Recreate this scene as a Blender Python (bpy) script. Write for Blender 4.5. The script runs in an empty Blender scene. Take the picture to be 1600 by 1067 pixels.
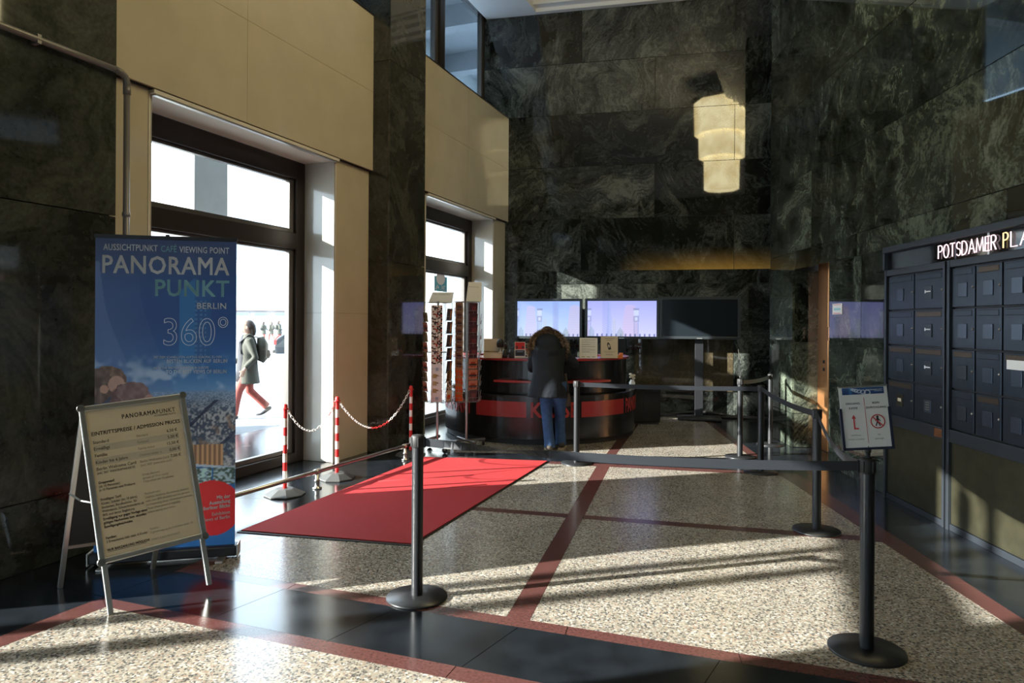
import bpy, math, random
import numpy as np
from mathutils import Vector, Matrix
random.seed(7); rng = np.random.RandomState(11)
S = bpy.context.scene
COL = S.collection
PI = math.pi

# ------------------------------------------------------------------ camera
FPX, V0, H, ROLL = 1086.0, 506.0, 1.616, 0.006
cam_d = bpy.data.cameras.new('camera'); cam_d.sensor_width = 36; cam_d.lens = 36*FPX/1600
cam_d.shift_y = -(533.5-V0)/1600; cam_d.clip_start = .05; cam_d.clip_end = 500
cam = bpy.data.objects.new('camera', cam_d); COL.objects.link(cam)
r_ = Vector((math.cos(ROLL), 0, math.sin(ROLL))); u_ = Vector((-math.sin(ROLL), 0, math.cos(ROLL))); b_ = Vector((0, -1, 0))
cam.matrix_world = Matrix(((r_.x, u_.x, b_.x, 0), (r_.y, u_.y, b_.y, 0), (r_.z, u_.z, b_.z, H), (0, 0, 0, 1)))
S.camera = cam

# ------------------------------------------------------------------ light, exposure
S.view_settings.view_transform = 'Standard'; S.view_settings.look = 'None'
S.view_settings.gamma = 1; S.view_settings.use_curve_mapping = False
S.view_settings.exposure = 0.95
S.cycles.max_bounces = 10; S.cycles.diffuse_bounces = 5; S.cycles.glossy_bounces = 5
S.cycles.transparent_max_bounces = 16; S.cycles.sample_clamp_indirect = 8
w = bpy.data.worlds.new('sky'); S.world = w; w.use_nodes = True
bg = w.node_tree.nodes['Background']; bg.inputs[0].default_value = (.72, .86, 1, 1); bg.inputs[1].default_value = 5.0
SUN_DIR = Vector((.95, .27, -.338)).normalized()
sd = bpy.data.lights.new('sun', 'SUN'); sd.energy = 17; sd.angle = math.radians(.6); sd.color = (1, .955, .88)
so = bpy.data.objects.new('sun', sd); COL.objects.link(so)
so.rotation_euler = (-SUN_DIR).to_track_quat('Z', 'Y').to_euler(); so.location = (-20, -6, 9)

# ------------------------------------------------------------------ helpers
def s2l(c):
    return tuple(((x/255)/12.92 if x/255 <= .04045 else (((x/255)+.055)/1.055)**2.4) for x in c)
def hor(u): return V0+ROLL*(u-800)
def ray(u, v):
    d = Vector((0, 1, 0)) + r_*((u-800)/FPX) + u_*((V0-v)/FPX)
    return d/d.y
def G(u, v, z=0.0):                        # pixel of something standing at height z -> point
    d = ray(u, v); return Vector((0, 0, H)) + d*((z-H)/d.z)
def AT(u, v, Y): return Vector((0, 0, H)) + ray(u, v)*Y

def tag(o, label=None, cat=None, group=None, kind=None):
    if label: o['label'] = label
    if cat: o['category'] = cat
    if group: o['group'] = group
    if kind: o['kind'] = kind
    return o
def thing(name, loc, label, cat, group=None, rz=0.0):
    o = bpy.data.objects.new(name, None); COL.objects.link(o); o.empty_display_size = .1
    o.location = loc; o.rotation_euler = (0, 0, rz)
    return tag(o, label, cat, group)
def struct_root(name):
    o = bpy.data.objects.new(name, None); COL.objects.link(o); o['kind'] = 'structure'; return o
def copy_tree(o, parent=None):
    c = o.copy(); COL.objects.link(c); c.parent = parent
    for ch in o.children: copy_tree(ch, c)
    return c

BOLD = [(-1, -1), (1, -1), (1, 1), (-1, 1), (0, 0)]
class MB:
    def __init__(self): self.v = []; self.f = []; self.sm = []
    def add(self, vs, fs, smooth=False):
        n = len(self.v); self.v += [tuple(p) for p in vs]
        for f in fs: self.f.append(tuple(i+n for i in f)); self.sm.append(smooth)
        return self
    def box(self, x0, x1, y0, y1, z0, z1, M=None, fn=None):
        p = [(x, y, z) for z in (z0, z1) for y in (y0, y1) for x in (x0, x1)]
        if M is not None: p = [M @ Vector(q) for q in p]
        if fn is not None: p = [fn(*q) for q in p]
        fs = [(0, 2, 3, 1), (4, 5, 7, 6), (0, 1, 5, 4), (2, 6, 7, 3), (0, 4, 6, 2), (1, 3, 7, 5)]
        a = Vector(p[1])-Vector(p[0]); b = Vector(p[2])-Vector(p[0]); c = Vector(p[4])-Vector(p[0])
        if a.cross(b).dot(c) < 0: fs = [f[::-1] for f in fs]
        return self.add(p, fs)
    def prism(self, poly, z0, z1, M=None):
        n = len(poly)
        ar = sum(poly[i][0]*poly[(i+1) % n][1]-poly[(i+1) % n][0]*poly[i][1] for i in range(n))
        if ar < 0: poly = poly[::-1]
        p = [(q[0], q[1], z0) for q in poly]+[(q[0], q[1], z1) for q in poly]
        if M is not None: p = [M @ Vector(q) for q in p]
        fs = [tuple(range(n-1, -1, -1)), tuple(range(n, 2*n))]+[(i, (i+1) % n, n+(i+1) % n, n+i) for i in range(n)]
        return self.add(p, fs)
    def lathe(self, prof, c=(0, 0, 0), n=32, a0=0, a1=2*PI, M=None, smooth=True, cap=True):
        full = abs(a1-a0) > 2*PI-1e-4; m = n if full else n+1; vs = []
        for r, z in prof:
            for i in range(m):
                a = a0+(a1-a0)*i/n; vs.append(Vector((c[0]+r*math.cos(a), c[1]+r*math.sin(a), c[2]+z)))
        if M is not None: vs = [M @ q for q in vs]
        fs = []
        for k in range(len(prof)-1):
            for i in range(n):
                j = (i+1) % m if full else i+1
                fs.append((k*m+i, k*m+j, (k+1)*m+j, (k+1)*m+i))
        self.add(vs, fs, smooth)
        if cap and full:
            nb = len(self.v)-len(vs)
            self.f.append(tuple(nb+i for i in range(m-1, -1, -1))); self.sm.append(False)
            self.f.append(tuple(nb+(len(prof)-1)*m+i for i in range(m))); self.sm.append(False)
        return self
    def cyl(self, r, z0, z1, c=(0, 0), n=24, M=None, r2=None):
        return self.lathe([(r, z0), (r if r2 is None else r2, z1)], (c[0], c[1], 0), n, M=M)
    def loft(self, secs, n=16, smooth=True, up=(0, 0, 1), cap=True):
        # secs: (center, ra, rb) rings swept along the path; ra across, rb along `up` projected
        P = [Vector(s[0]) for s in secs]; vs = []; upv = Vector(up)
        for i, s in enumerate(secs):
            t = (P[min(i+1, len(P)-1)]-P[max(i-1, 0)]).normalized()
            a = t.cross(upv)
            if a.length < 1e-3: a = t.cross(Vector((0, 1, 0)))
            a.normalize(); b = a.cross(t).normalized()
            for k in range(n):
                th = 2*PI*k/n; vs.append(P[i]+a*(s[1]*math.cos(th))+b*(s[2]*math.sin(th)))
        fs = []
        for i in range(len(P)-1):
            for k in range(n):
                fs.append((i*n+k, i*n+(k+1) % n, (i+1)*n+(k+1) % n, (i+1)*n+k))
        if cap: fs += [tuple(range(n-1, -1, -1)), tuple((len(P)-1)*n+k for k in range(n))]
        return self.add(vs, fs, smooth)
    def tube(self, pts, r, n=8, smooth=True, up=None):
        pts = [Vector(p) for p in pts]
        t0 = (pts[-1]-pts[0]).normalized(); up = up or ((0, 0, 1) if abs(t0.z) < .9 else (0, 1, 0))
        return self.loft([(p, r, r) for p in pts], n, smooth, up)
    def torus(self, R, r, M, n=16, m=6, sx=1.0):
        vs = []
        for i in range(n):
            a = 2*PI*i/n; ex = (sx-1)*R*(1 if math.cos(a) >= 0 else -1)
            for k in range(m):
                b = 2*PI*k/m; q = R+r*math.cos(b)
                vs.append(M @ Vector((q*math.cos(a)+ex, q*math.sin(a), r*math.sin(b))))
        fs = [(i*m+k, ((i+1) % n)*m+k, ((i+1) % n)*m+(k+1) % m, i*m+(k+1) % m) for i in range(n) for k in range(m)]
        return self.add(vs, fs, True)
    def sphere(self, c, rx, ry=None, rz=None, n=14, m=10, M=None):
        ry = rx if ry is None else ry; rz = rx if rz is None else rz
        vs = [Vector((0, 0, -rz))]
        for j in range(1, m):
            ph = -PI/2+PI*j/m
            for i in range(n):
                a = 2*PI*i/n; vs.append(Vector((rx*math.cos(ph)*math.cos(a), ry*math.cos(ph)*math.sin(a), rz*math.sin(ph))))
        vs.append(Vector((0, 0, rz)))
        if M is not None: vs = [M @ q for q in vs]
        vs = [q+Vector(c) for q in vs]
        fs = [(0, 1+(i+1) % n, 1+i) for i in range(n)]
        for j in range(m-2):
            fs += [(1+j*n+i, 1+j*n+(i+1) % n, 1+(j+1)*n+(i+1) % n, 1+(j+1)*n+i) for i in range(n)]
        L = 1+(m-2)*n; fs += [(L+i, L+(i+1) % n, len(vs)-1) for i in range(n)]
        return self.add(vs, fs, True)
    def text(self, s, size, M, bold=0.0, align='LEFT', sx=1.0, ex=.0004, spacing=1.0, fn=None, shear=0):
        cu = bpy.data.curves.new('t', 'FONT'); cu.body = s; cu.size = size
        cu.align_x = align; cu.extrude = ex; cu.resolution_u = 2; cu.space_character = spacing; cu.shear = shear
        ob = bpy.data.objects.new('t', cu); me = bpy.data.meshes.new_from_object(ob)
        vs = [Vector((p.co.x*sx, p.co.y, p.co.z)) for p in me.vertices]
        fs = [tuple(p.vertices) for p in me.polygons]
        for dx, dy in ([(0, 0)] if bold <= 0 else BOLD):      # heavier strokes: the glyphs laid again a hair to each side
            ws = [q+Vector((dx, dy, 0))*bold*size for q in vs]; self.add([fn(q) for q in ws] if fn else [M @ q for q in ws], fs)
        bpy.data.objects.remove(ob); bpy.data.curves.remove(cu); bpy.data.meshes.remove(me)
        return self
    def fit(self, s, x0, x1, y, cap, Mx, bold=0.0, spacing=1.06):   # text stretched to a given width and capital height
        t = MB().text(s, 1.0, None, ex=0, spacing=spacing, fn=lambda q: q); cap1 = MB().text('H', 1.0, None, ex=0, fn=lambda q: q)
        xs = [p[0] for p in t.v]; k = (x1-x0)/(max(xs)-min(xs)); h = cap/(max(p[1] for p in cap1.v)-min(p[1] for p in cap1.v)); a = min(xs)
        for dx, dy in ([(0, 0)] if not bold else BOLD): self.add([Mx @ Vector((x0+(p[0]-a)*k+dx*bold*h, y+p[1]*h+dy*bold*h, 0)) for p in t.v], t.f)
        return self
    def build(self, name, mat, parent=None, world=False, bevel=0.0, mesh_only=False, remesh=0.0):
        off = Vector((0, 0, 0))
        if world and parent is not None:
            p = parent
            while p is not None: off += p.location; p = p.parent
        me = bpy.data.meshes.new(name)
        me.from_pydata([Vector(q)-off for q in self.v] if world else self.v, [], self.f)
        me.polygons.foreach_set('use_smooth', self.sm); me.update()
        if mat is not None: me.materials.append(mat)
        if mesh_only: return me
        o = bpy.data.objects.new(name, me); COL.objects.link(o); o.parent = parent
        if bevel:
            b = o.modifiers.new('edge', 'BEVEL'); b.width = bevel; b.segments = 2; b.limit_method = 'ANGLE'; b.angle_limit = .6
        if remesh:
            rm = o.modifiers.new('skin', 'REMESH'); rm.mode = 'VOXEL'; rm.voxel_size = remesh; rm.use_smooth_shade = True
            sm = o.modifiers.new('soften', 'SMOOTH'); sm.factor = .6; sm.iterations = 5
        return o
def piece(name, me, parent):
    o = bpy.data.objects.new(name, me); COL.objects.link(o); o.parent = parent; return o

def canvas(name, arr, w, h, M, mat, parent=None, world=False):
    """flat print: arr (rows top->bottom, sRGB 0-255) as a colour-per-vertex grid of width w, height h in M's xy-plane"""
    R, C = arr.shape[:2]; a = arr[::-1]/255.0
    lin = np.where(a <= .04045, a/12.92, ((np.maximum(a, 0)+.055)/1.055)**2.4)
    off = Vector((0, 0, 0))
    if world and parent is not None:
        p = parent
        while p is not None: off += p.location; p = p.parent
    xs = np.linspace(0, w, C); ys = np.linspace(0, h, R)
    gx, gy = np.meshgrid(xs, ys); P = np.stack([gx.ravel(), gy.ravel(), np.zeros(R*C), np.ones(R*C)], 1)
    Pm = (P @ np.array(M).T)[:, :3]-np.array(off)
    i = np.arange(R*C).reshape(R, C)
    q = np.stack([i[:-1, :-1], i[:-1, 1:], i[1:, 1:], i[1:, :-1]], -1).reshape(-1, 4)
    me = bpy.data.meshes.new(name); me.from_pydata(Pm.tolist(), [], q.tolist())
    ca = me.color_attributes.new('print', 'FLOAT_COLOR', 'POINT')
    ca.data.foreach_set('color', np.concatenate([lin.reshape(-1, 3), np.ones((R*C, 1))], 1).ravel().astype(np.float32))
    me.materials.append(mat); me.update()
    o = bpy.data.objects.new(name, me); COL.objects.link(o); o.parent = parent
    return o

# ------------------------------------------------------------------ materials
MATS = {}
def mat(name, col, rough=.5, metal=0.0, spec=.5, emit=None, es=0.0, bump=0.0, bscale=80, var=0.0, coat=0.0, alpha=None):
    m = bpy.data.materials.new(name); m.use_nodes = True; nt = m.node_tree; b = nt.nodes['Principled BSDF']
    b.inputs['Base Color'].default_value = (*col, 1); b.inputs['Roughness'].default_value = rough
    b.inputs['Metallic'].default_value = metal; b.inputs['Specular IOR Level'].default_value = spec
    b.inputs['Coat Weight'].default_value = coat; b.inputs['Coat Roughness'].default_value = .08
    if emit: b.inputs['Emission Color'].default_value = (*emit, 1); b.inputs['Emission Strength'].default_value = es
    if bump or var:
        tc = nt.nodes.new('ShaderNodeTexCoord'); n = nt.nodes.new('ShaderNodeTexNoise')
        n.inputs['Scale'].default_value = bscale; n.inputs['Detail'].default_value = 4
        nt.links.new(tc.outputs['Object'], n.inputs['Vector'])
        if bump:
            bp = nt.nodes.new('ShaderNodeBump'); bp.inputs['Strength'].default_value = bump; bp.inputs['Distance'].default_value = .01
            nt.links.new(n.outputs['Fac'], bp.inputs['Height']); nt.links.new(bp.outputs['Normal'], b.inputs['Normal'])
        if var:
            r = nt.nodes.new('ShaderNodeValToRGB'); r.color_ramp.elements[0].position = .3; r.color_ramp.elements[1].position = .7
            r.color_ramp.elements[0].color = (*[c*(1-var) for c in col], 1); r.color_ramp.elements[1].color = (*[min(1, c*(1+var)) for c in col], 1)
            nt.links.new(n.outputs['Fac'], r.inputs['Fac']); nt.links.new(r.outputs['Color'], b.inputs['Base Color'])
    MATS[name] = m; return m
def M(name): return MATS[name]

def granite(name, stops, rough=.03, ior=1.62, scale=1.0, amber_glow=None):
    m = bpy.data.materials.new(name); m.use_nodes = True; nt = m.node_tree; L = nt.links.new; N = nt.nodes.new
    b = nt.nodes['Principled BSDF']; b.inputs['IOR'].default_value = ior
    tc = N('ShaderNodeTexCoord'); oi = N('ShaderNodeObjectInfo')
    mu = N('ShaderNodeVectorMath'); mu.operation = 'SCALE'; mu.inputs[0].default_value = (37, 53, 71); L(oi.outputs['Random'], mu.inputs['Scale'])
    ad = N('ShaderNodeVectorMath'); ad.operation = 'ADD'; L(tc.outputs['Object'], ad.inputs[0]); L(mu.outputs[0], ad.inputs[1])
    an = N('ShaderNodeMath'); an.operation = 'MULTIPLY'; an.inputs[1].default_value = 2.2; L(oi.outputs['Random'], an.inputs[0])
    rt = N('ShaderNodeVectorRotate'); rt.rotation_type = 'AXIS_ANGLE'; rt.inputs['Axis'].default_value = (.4, .8, .2)
    L(ad.outputs[0], rt.inputs['Vector']); L(an.outputs[0], rt.inputs['Angle'])
    n1 = N('ShaderNodeTexNoise'); n1.inputs['Scale'].default_value = .75*scale; n1.inputs['Detail'].default_value = 6; n1.inputs['Distortion'].default_value = 1.2
    L(rt.outputs[0], n1.inputs['Vector'])
    wp = N('ShaderNodeVectorMath'); wp.operation = 'MULTIPLY_ADD'; wp.inputs[1].default_value = (1.5, 1.5, 1.5)
    L(n1.outputs['Color'], wp.inputs[0]); L(rt.outputs[0], wp.inputs[2])
    wv = N('ShaderNodeTexWave'); wv.inputs['Scale'].default_value = 3.4*scale; wv.inputs['Distortion'].default_value = 7; wv.inputs['Detail'].default_value = 6
    wv.inputs['Detail Scale'].default_value = 1.3; wv.inputs['Detail Roughness'].default_value = .72; wv.bands_direction = 'Z'
    L(wp.outputs[0], wv.inputs['Vector'])
    st = N('ShaderNodeVectorMath'); st.operation = 'MULTIPLY'; st.inputs[1].default_value = (1.1, 1.1, 2.0); L(wp.outputs[0], st.inputs[0])
    n2 = N('ShaderNodeTexNoise'); n2.inputs['Scale'].default_value = 1.25*scale; n2.inputs['Detail'].default_value = 13; n2.inputs['Roughness'].default_value = .70; n2.inputs['Distortion'].default_value = .35
    L(st.outputs[0], n2.inputs['Vector'])
    mx = N('ShaderNodeMix'); mx.data_type = 'FLOAT'; mx.inputs[0].default_value = .94; L(wv.outputs['Fac'], mx.inputs[2]); L(n2.outputs['Fac'], mx.inputs[3])
    n3 = N('ShaderNodeTexNoise'); n3.inputs['Scale'].default_value = 38; n3.inputs['Detail'].default_value = 3; L(rt.outputs[0], n3.inputs['Vector'])
    m3 = N('ShaderNodeMath'); m3.operation = 'MULTIPLY_ADD'; m3.inputs[1].default_value = .22; L(n3.outputs['Fac'], m3.inputs[0])
    a3 = N('ShaderNodeMath'); a3.operation = 'ADD'; a3.inputs[1].default_value = -.11; L(mx.outputs[0], a3.inputs[0]); L(a3.outputs[0], m3.inputs[2])
    rg = N('ShaderNodeTexNoise'); rg.noise_type = 'RIDGED_MULTIFRACTAL'; rg.inputs['Scale'].default_value = 2.6*scale; rg.inputs['Detail'].default_value = 8; rg.inputs['Roughness'].default_value = .62; rg.inputs['Gain'].default_value = 1.6
    L(st.outputs[0], rg.inputs['Vector'])
    rm_ = N('ShaderNodeMath'); rm_.operation = 'MULTIPLY_ADD'; rm_.inputs[1].default_value = .045; L(rg.outputs['Fac'], rm_.inputs[0]); L(m3.outputs[0], rm_.inputs[2]); m3 = rm_
    # slabs differ: darker and paler ones
    rv = N('ShaderNodeMath'); rv.operation = 'MULTIPLY_ADD'; rv.inputs[1].default_value = .11; rv.inputs[2].default_value = -.07
    fr = N('ShaderNodeMath'); fr.operation = 'FRACT'; f1 = N('ShaderNodeMath'); f1.operation = 'MULTIPLY'; f1.inputs[1].default_value = 17.3
    L(oi.outputs['Random'], f1.inputs[0]); L(f1.outputs[0], fr.inputs[0]); L(fr.outputs[0], rv.inputs[0])
    sm = N('ShaderNodeMath'); sm.operation = 'ADD'; L(m3.outputs[0], sm.inputs[0]); L(rv.outputs[0], sm.inputs[1])
    cr = N('ShaderNodeValToRGB'); e = cr.color_ramp.elements
    e[0].position = stops[0][0]; e[0].color = (*stops[0][1], 1); e[1].position = stops[-1][0]; e[1].color = (*stops[-1][1], 1)
    for p, c in stops[1:-1]: x = e.new(p); x.color = (*c, 1)
    L(sm.outputs[0], cr.inputs['Fac']); out = cr.outputs['Color']
    if amber_glow:      # warm light painted into the slab colour, stronger to its lower edge
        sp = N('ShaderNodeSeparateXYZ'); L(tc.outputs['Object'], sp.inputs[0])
        mr = N('ShaderNodeMapRange'); mr.inputs['From Min'].default_value = amber_glow[0]; mr.inputs['From Max'].default_value = amber_glow[1]
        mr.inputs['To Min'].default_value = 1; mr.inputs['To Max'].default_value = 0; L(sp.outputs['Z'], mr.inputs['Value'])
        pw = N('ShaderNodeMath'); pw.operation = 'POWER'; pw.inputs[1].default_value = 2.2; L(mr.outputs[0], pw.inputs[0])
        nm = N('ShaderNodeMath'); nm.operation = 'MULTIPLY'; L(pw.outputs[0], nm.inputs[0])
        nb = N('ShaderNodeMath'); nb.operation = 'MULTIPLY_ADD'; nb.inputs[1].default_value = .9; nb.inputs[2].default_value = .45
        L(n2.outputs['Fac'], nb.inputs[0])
        mxr = N('ShaderNodeMapRange'); mxr.inputs['From Min'].default_value = amber_glow[3]; mxr.inputs['From Max'].default_value = amber_glow[4]; L(sp.outputs['X'], mxr.inputs['Value'])
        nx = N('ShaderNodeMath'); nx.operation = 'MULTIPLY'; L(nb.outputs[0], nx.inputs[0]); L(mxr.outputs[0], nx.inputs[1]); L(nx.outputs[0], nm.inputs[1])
        mc = N('ShaderNodeMix'); mc.data_type = 'RGBA'; L(nm.outputs[0], mc.inputs[0]); L(out, mc.inputs[6]); mc.inputs[7].default_value = (*amber_glow[2], 1)
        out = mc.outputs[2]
    L(out, b.inputs['Base Color']); b.inputs['Roughness'].default_value = rough
    MATS[name] = m; return m

def terrazzo(name, base, chips):
    m = bpy.data.materials.new(name); m.use_nodes = True; nt = m.node_tree; L = nt.links.new; N = nt.nodes.new
    b = nt.nodes['Principled BSDF']; tc = N('ShaderNodeTexCoord')
    vo = N('ShaderNodeTexVoronoi'); vo.inputs['Scale'].default_value = 84; L(tc.outputs['Object'], vo.inputs['Vector'])
    sp = N('ShaderNodeSeparateColor'); L(vo.outputs['Color'], sp.inputs[0])
    cr = N('ShaderNodeValToRGB'); cr.color_ramp.interpolation = 'CONSTANT'; e = cr.color_ramp.elements
    e[0].position = 0; e[0].color = (*chips[0][1], 1); e[1].position = chips[-1][0]; e[1].color = (*chips[-1][1], 1)
    for p, c in chips[1:-1]: x = e.new(p); x.color = (*c, 1)
    L(sp.outputs[0], cr.inputs['Fac'])
    lt = N('ShaderNodeMath'); lt.operation = 'LESS_THAN'; lt.inputs[1].default_value = .62; L(vo.outputs['Distance'], lt.inputs[0])
    n = N('ShaderNodeTexNoise'); n.inputs['Scale'].default_value = 2.2; n.inputs['Detail'].default_value = 6; L(tc.outputs['Object'], n.inputs['Vector'])
    hv = N('ShaderNodeMapRange'); hv.inputs['From Min'].default_value = .3; hv.inputs['From Max'].default_value = .7; hv.inputs['To Min'].default_value = .88; hv.inputs['To Max'].default_value = 1.1
    L(n.outputs['Fac'], hv.inputs['Value'])
    mx = N('ShaderNodeMix'); mx.data_type = 'RGBA'; L(lt.outputs[0], mx.inputs[0]); mx.inputs[6].default_value = (*base, 1); L(cr.outputs['Color'], mx.inputs[7])
    ml = N('ShaderNodeVectorMath'); ml.operation = 'SCALE'; L(mx.outputs[2], ml.inputs[0]); L(hv.outputs[0], ml.inputs['Scale'])
    L(ml.outputs[0], b.inputs['Base Color'])
    rr = N('ShaderNodeMapRange'); rr.inputs['To Min'].default_value = .14; rr.inputs['To Max'].default_value = .3; L(n.outputs['Fac'], rr.inputs['Value']); L(rr.outputs[0], b.inputs['Roughness'])
    MATS[name] = m; return m

def printed(name, rough=.5, emit=0.0):
    m = bpy.data.materials.new(name); m.use_nodes = True; nt = m.node_tree; b = nt.nodes['Principled BSDF']
    a = nt.nodes.new('ShaderNodeAttribute'); a.attribute_name = 'print'
    b.inputs['Roughness'].default_value = rough
    if emit:
        b.inputs['Base Color'].default_value = (.01, .01, .01, 1)
        nt.links.new(a.outputs['Color'], b.inputs['Emission Color']); b.inputs['Emission Strength'].default_value = emit
    else: nt.links.new(a.outputs['Color'], b.inputs['Base Color'])
    MATS[name] = m; return m

def glassmat(name, tint, ior=1.45, rough=0.0, refl=1.0):
    m = bpy.data.materials.new(name); m.use_nodes = True; nt = m.node_tree
    nt.nodes.remove(nt.nodes['Principled BSDF']); out = nt.nodes['Material Output']
    t = nt.nodes.new('ShaderNodeBsdfTransparent'); t.inputs[0].default_value = (*tint, 1)
    g = nt.nodes.new('ShaderNodeBsdfGlossy'); g.inputs['Roughness'].default_value = rough
    f = nt.nodes.new('ShaderNodeLayerWeight'); p = nt.nodes.new('ShaderNodeMath'); p.operation = 'POWER'; p.inputs[1].default_value = 4.5
    k = nt.nodes.new('ShaderNodeMath'); k.operation = 'MULTIPLY_ADD'; k.inputs[1].default_value = .85*refl; k.inputs[2].default_value = .035*refl
    x = nt.nodes.new('ShaderNodeMixShader'); nt.links.new(f.outputs['Facing'], p.inputs[0]); nt.links.new(p.outputs[0], k.inputs[0]); nt.links.new(k.outputs[0], x.inputs[0])
    nt.links.new(t.outputs[0], x.inputs[1]); nt.links.new(g.outputs[0], x.inputs[2]); nt.links.new(x.outputs[0], out.inputs[0])
    MATS[name] = m; return m

GST = [(.33, (.006, .007, .006)), (.42, (.014, .0165, .0145)), (.49, (.030, .034, .030)), (.55, (.054, .061, .053)), (.66, (.13, .14, .12))]
granite('granite', GST)
granite('granite_right', [(p, (c[0]*.9, c[1]*.98, c[2]*.86)) for p, c in GST], scale=1.15)
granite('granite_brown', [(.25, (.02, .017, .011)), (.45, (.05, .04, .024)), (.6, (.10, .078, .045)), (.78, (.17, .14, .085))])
granite('granite_amber_glow', GST, amber_glow=(2.59, 3.05, (.62, .37, .09), 1.9, 3.3))  # amber glow low on the back wall, put into the stone colour
granite('granite_pilaster', rough=.045, stops=[(.22, (.008, .008, .007)), (.4, (.02, .021, .018)), (.52, (.042, .044, .036)), (.66, (.075, .078, .063)), (.8, (.12, .12, .095))], scale=.9)
mat('backing', (.012, .012, .011), .8)
mat('cream_stone', (.53, .47, .345), .07, spec=.5, var=.05, bscale=2.5)
mat('jamb_stone', (.42, .40, .35), .10, var=.03, bscale=3)  # same cream stone, the jambs' different light painted in as a greyer colour
mat('soffit_stone', (.70, .66, .56), .25, var=.03, bscale=3)
mat('bronze_frame', (.035, .027, .022), .35, .4)
mat('bronze_sash', (.12, .11, .10), .35, .5)
mat('steel', (.55, .53, .50), .28, 1.0)
mat('pipe_grey', (.20, .185, .175), .4, .3)
mat('steel_dark', (.30, .28, .27), .3, 1.0)
mat('alu', (.62, .62, .60), .32, .9)
mat('white_paint', (.80, .80, .80), .6)
mat('slate', (.010, .0125, .016), .17, spec=.55, var=.35, bscale=5, bump=.02)
mat('grout', (.06, .055, .05), .8)
mat('red_stone', (.088, .036, .032), .22, var=.25, bscale=60)
terrazzo('terrazzo', (.27, .245, .205), [(0, (.07, .068, .065)), (.19, (.30, .26, .20)), (.38, (.17, .155, .13)), (.55, (.36, .33, .275)), (.72, (.27, .19, .145)), (.82, (.46, .44, .40)), (.93, (.12, .115, .11))])
mat('carpet', (.36, .015, .018), .85, spec=.35, bump=.5, bscale=400, var=.15)
mat('rubber', (.014, .013, .012), .6)
mat('black_metal', (.012, .013, .015), .42, .2, coat=.06)
mat('black_matte', (.012, .012, .013), .6)
mat('belt', (.012, .014, .018), .42, bump=.1, bscale=300)
mat('counter_black', (.010, .009, .009), .22, spec=.5)
mat('counter_red', (.34, .028, .026), .25, spec=.5)
mat('letter_red', (.42, .035, .03), .25)
mat('red_plastic', (.62, .02, .02), .35)
mat('white_plastic', (.80, .79, .76), .4)
mat('rubber_grey', (.06, .06, .057), .55)
mat('mail_metal', (.040, .052, .070), .33, .75, var=.12, bscale=14)
mat('mail_frame', (.050, .058, .070), .36, .7)
mat('mail_dark', (.006, .006, .007), .5)
mat('mail_plate', (.075, .095, .13), .28, .7)
mat('mail_bronze', (.10, .072, .05), .35, .8)
mat('mail_lower', (.075, .070, .042), .34, .75, var=.18, bscale=9)
mat('copper', (.55, .26, .13), .25, .9)
mat('neon', (.9, .8, .8), .4, emit=(1, .70, .78), es=.75)
mat('neon_warm', (.9, .8, .6), .4, emit=(1, .72, .30), es=.7)
mat('black_glass', (.006, .006, .007), .05, spec=.6)
mat('brass', (.65, .30, .12), .3, .85)
mat('paper', (.80, .78, .72), .6)
mat('paper_cream', (.58, .49, .35), .55)
mat('ink', (.02, .02, .025), .6)
mat('ink_grey', (.30, .27, .20), .6)
mat('ink_soft', (.12, .105, .085), .6)
mat('band_grey', (.46, .41, .32), .6)
mat('ink_white', (.85, .85, .85), .5)
mat('ink_teal', (.30, .58, .62), .5)
mat('ink_blue', (.012, .018, .045), .5)
mat('sticker_teal', (.10, .46, .62), .5)
mat('ink_red', (.62, .05, .05), .5)
mat('screen_off', (.010, .014, .018), .12, spec=.5)
mat('tv_body', (.03, .036, .04), .3, .2)
mat('alabaster', (.9, .8, .5), .5, emit=(1, .86, .52), es=6.0)
mat('lamp_cap', (.08, .06, .04), .4, .7)
mat('denim', (.042, .078, .165), .9, spec=.1, var=.18, bscale=22, bump=.3)
mat('parka', (.011, .0145, .020), .7, spec=.25, bump=.35, bscale=26)
mat('fur', (.21, .135, .08), .9, var=.85, bscale=30)
mat('hair', (.02, .014, .012), .6)
mat('hair_brown', (.035, .02, .013), .6)
mat('skin', (.42, .25, .18), .5)
mat('boot', (.05, .038, .03), .6)
mat('boot_sole', (.45, .36, .25), .7)
mat('coat_grey', (.022, .022, .026), .8, var=.4, bscale=8)
mat('coat_olive', (.060, .060, .046), .85)
mat('trousers_coral', (.28, .065, .05), .85)
mat('shoe_dark', (.03, .03, .03), .6)
mat('pavement', (.21, .22, .235), .85, var=.12, bscale=1.5)
mat('leaf', (.18, .14, .07), .8)
mat('outside_stone', (.46, .49, .48), .7, var=.06, bscale=3)
mat('soffit_out', (.42, .44, .46), .8)
mat('facade', (.45, .45, .45), .8)
mat('facade_glass', (.20, .26, .32), .15)
mat('facade_dark', (.18, .12, .11), .6)
mat('car_paint', (.03, .035, .04), .2, .5, coat=.5)
mat('car_glass', (.02, .025, .03), .05)
mat('tyre', (.012, .012, .012), .8)
mat('tail_light', (.6, .02, .02), .3)
mat('orange_card', (.75, .20, .04), .5)
printed('print', .45); printed('print_gloss', .25); printed('screen', .3, emit=.62)
glassmat('pane_glass', (.94, .96, .96)); glassmat('tint_glass', (.62, .70, .76), refl=.5)
glassmat('acrylic', (.92, .93, .93), refl=.6)
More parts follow.
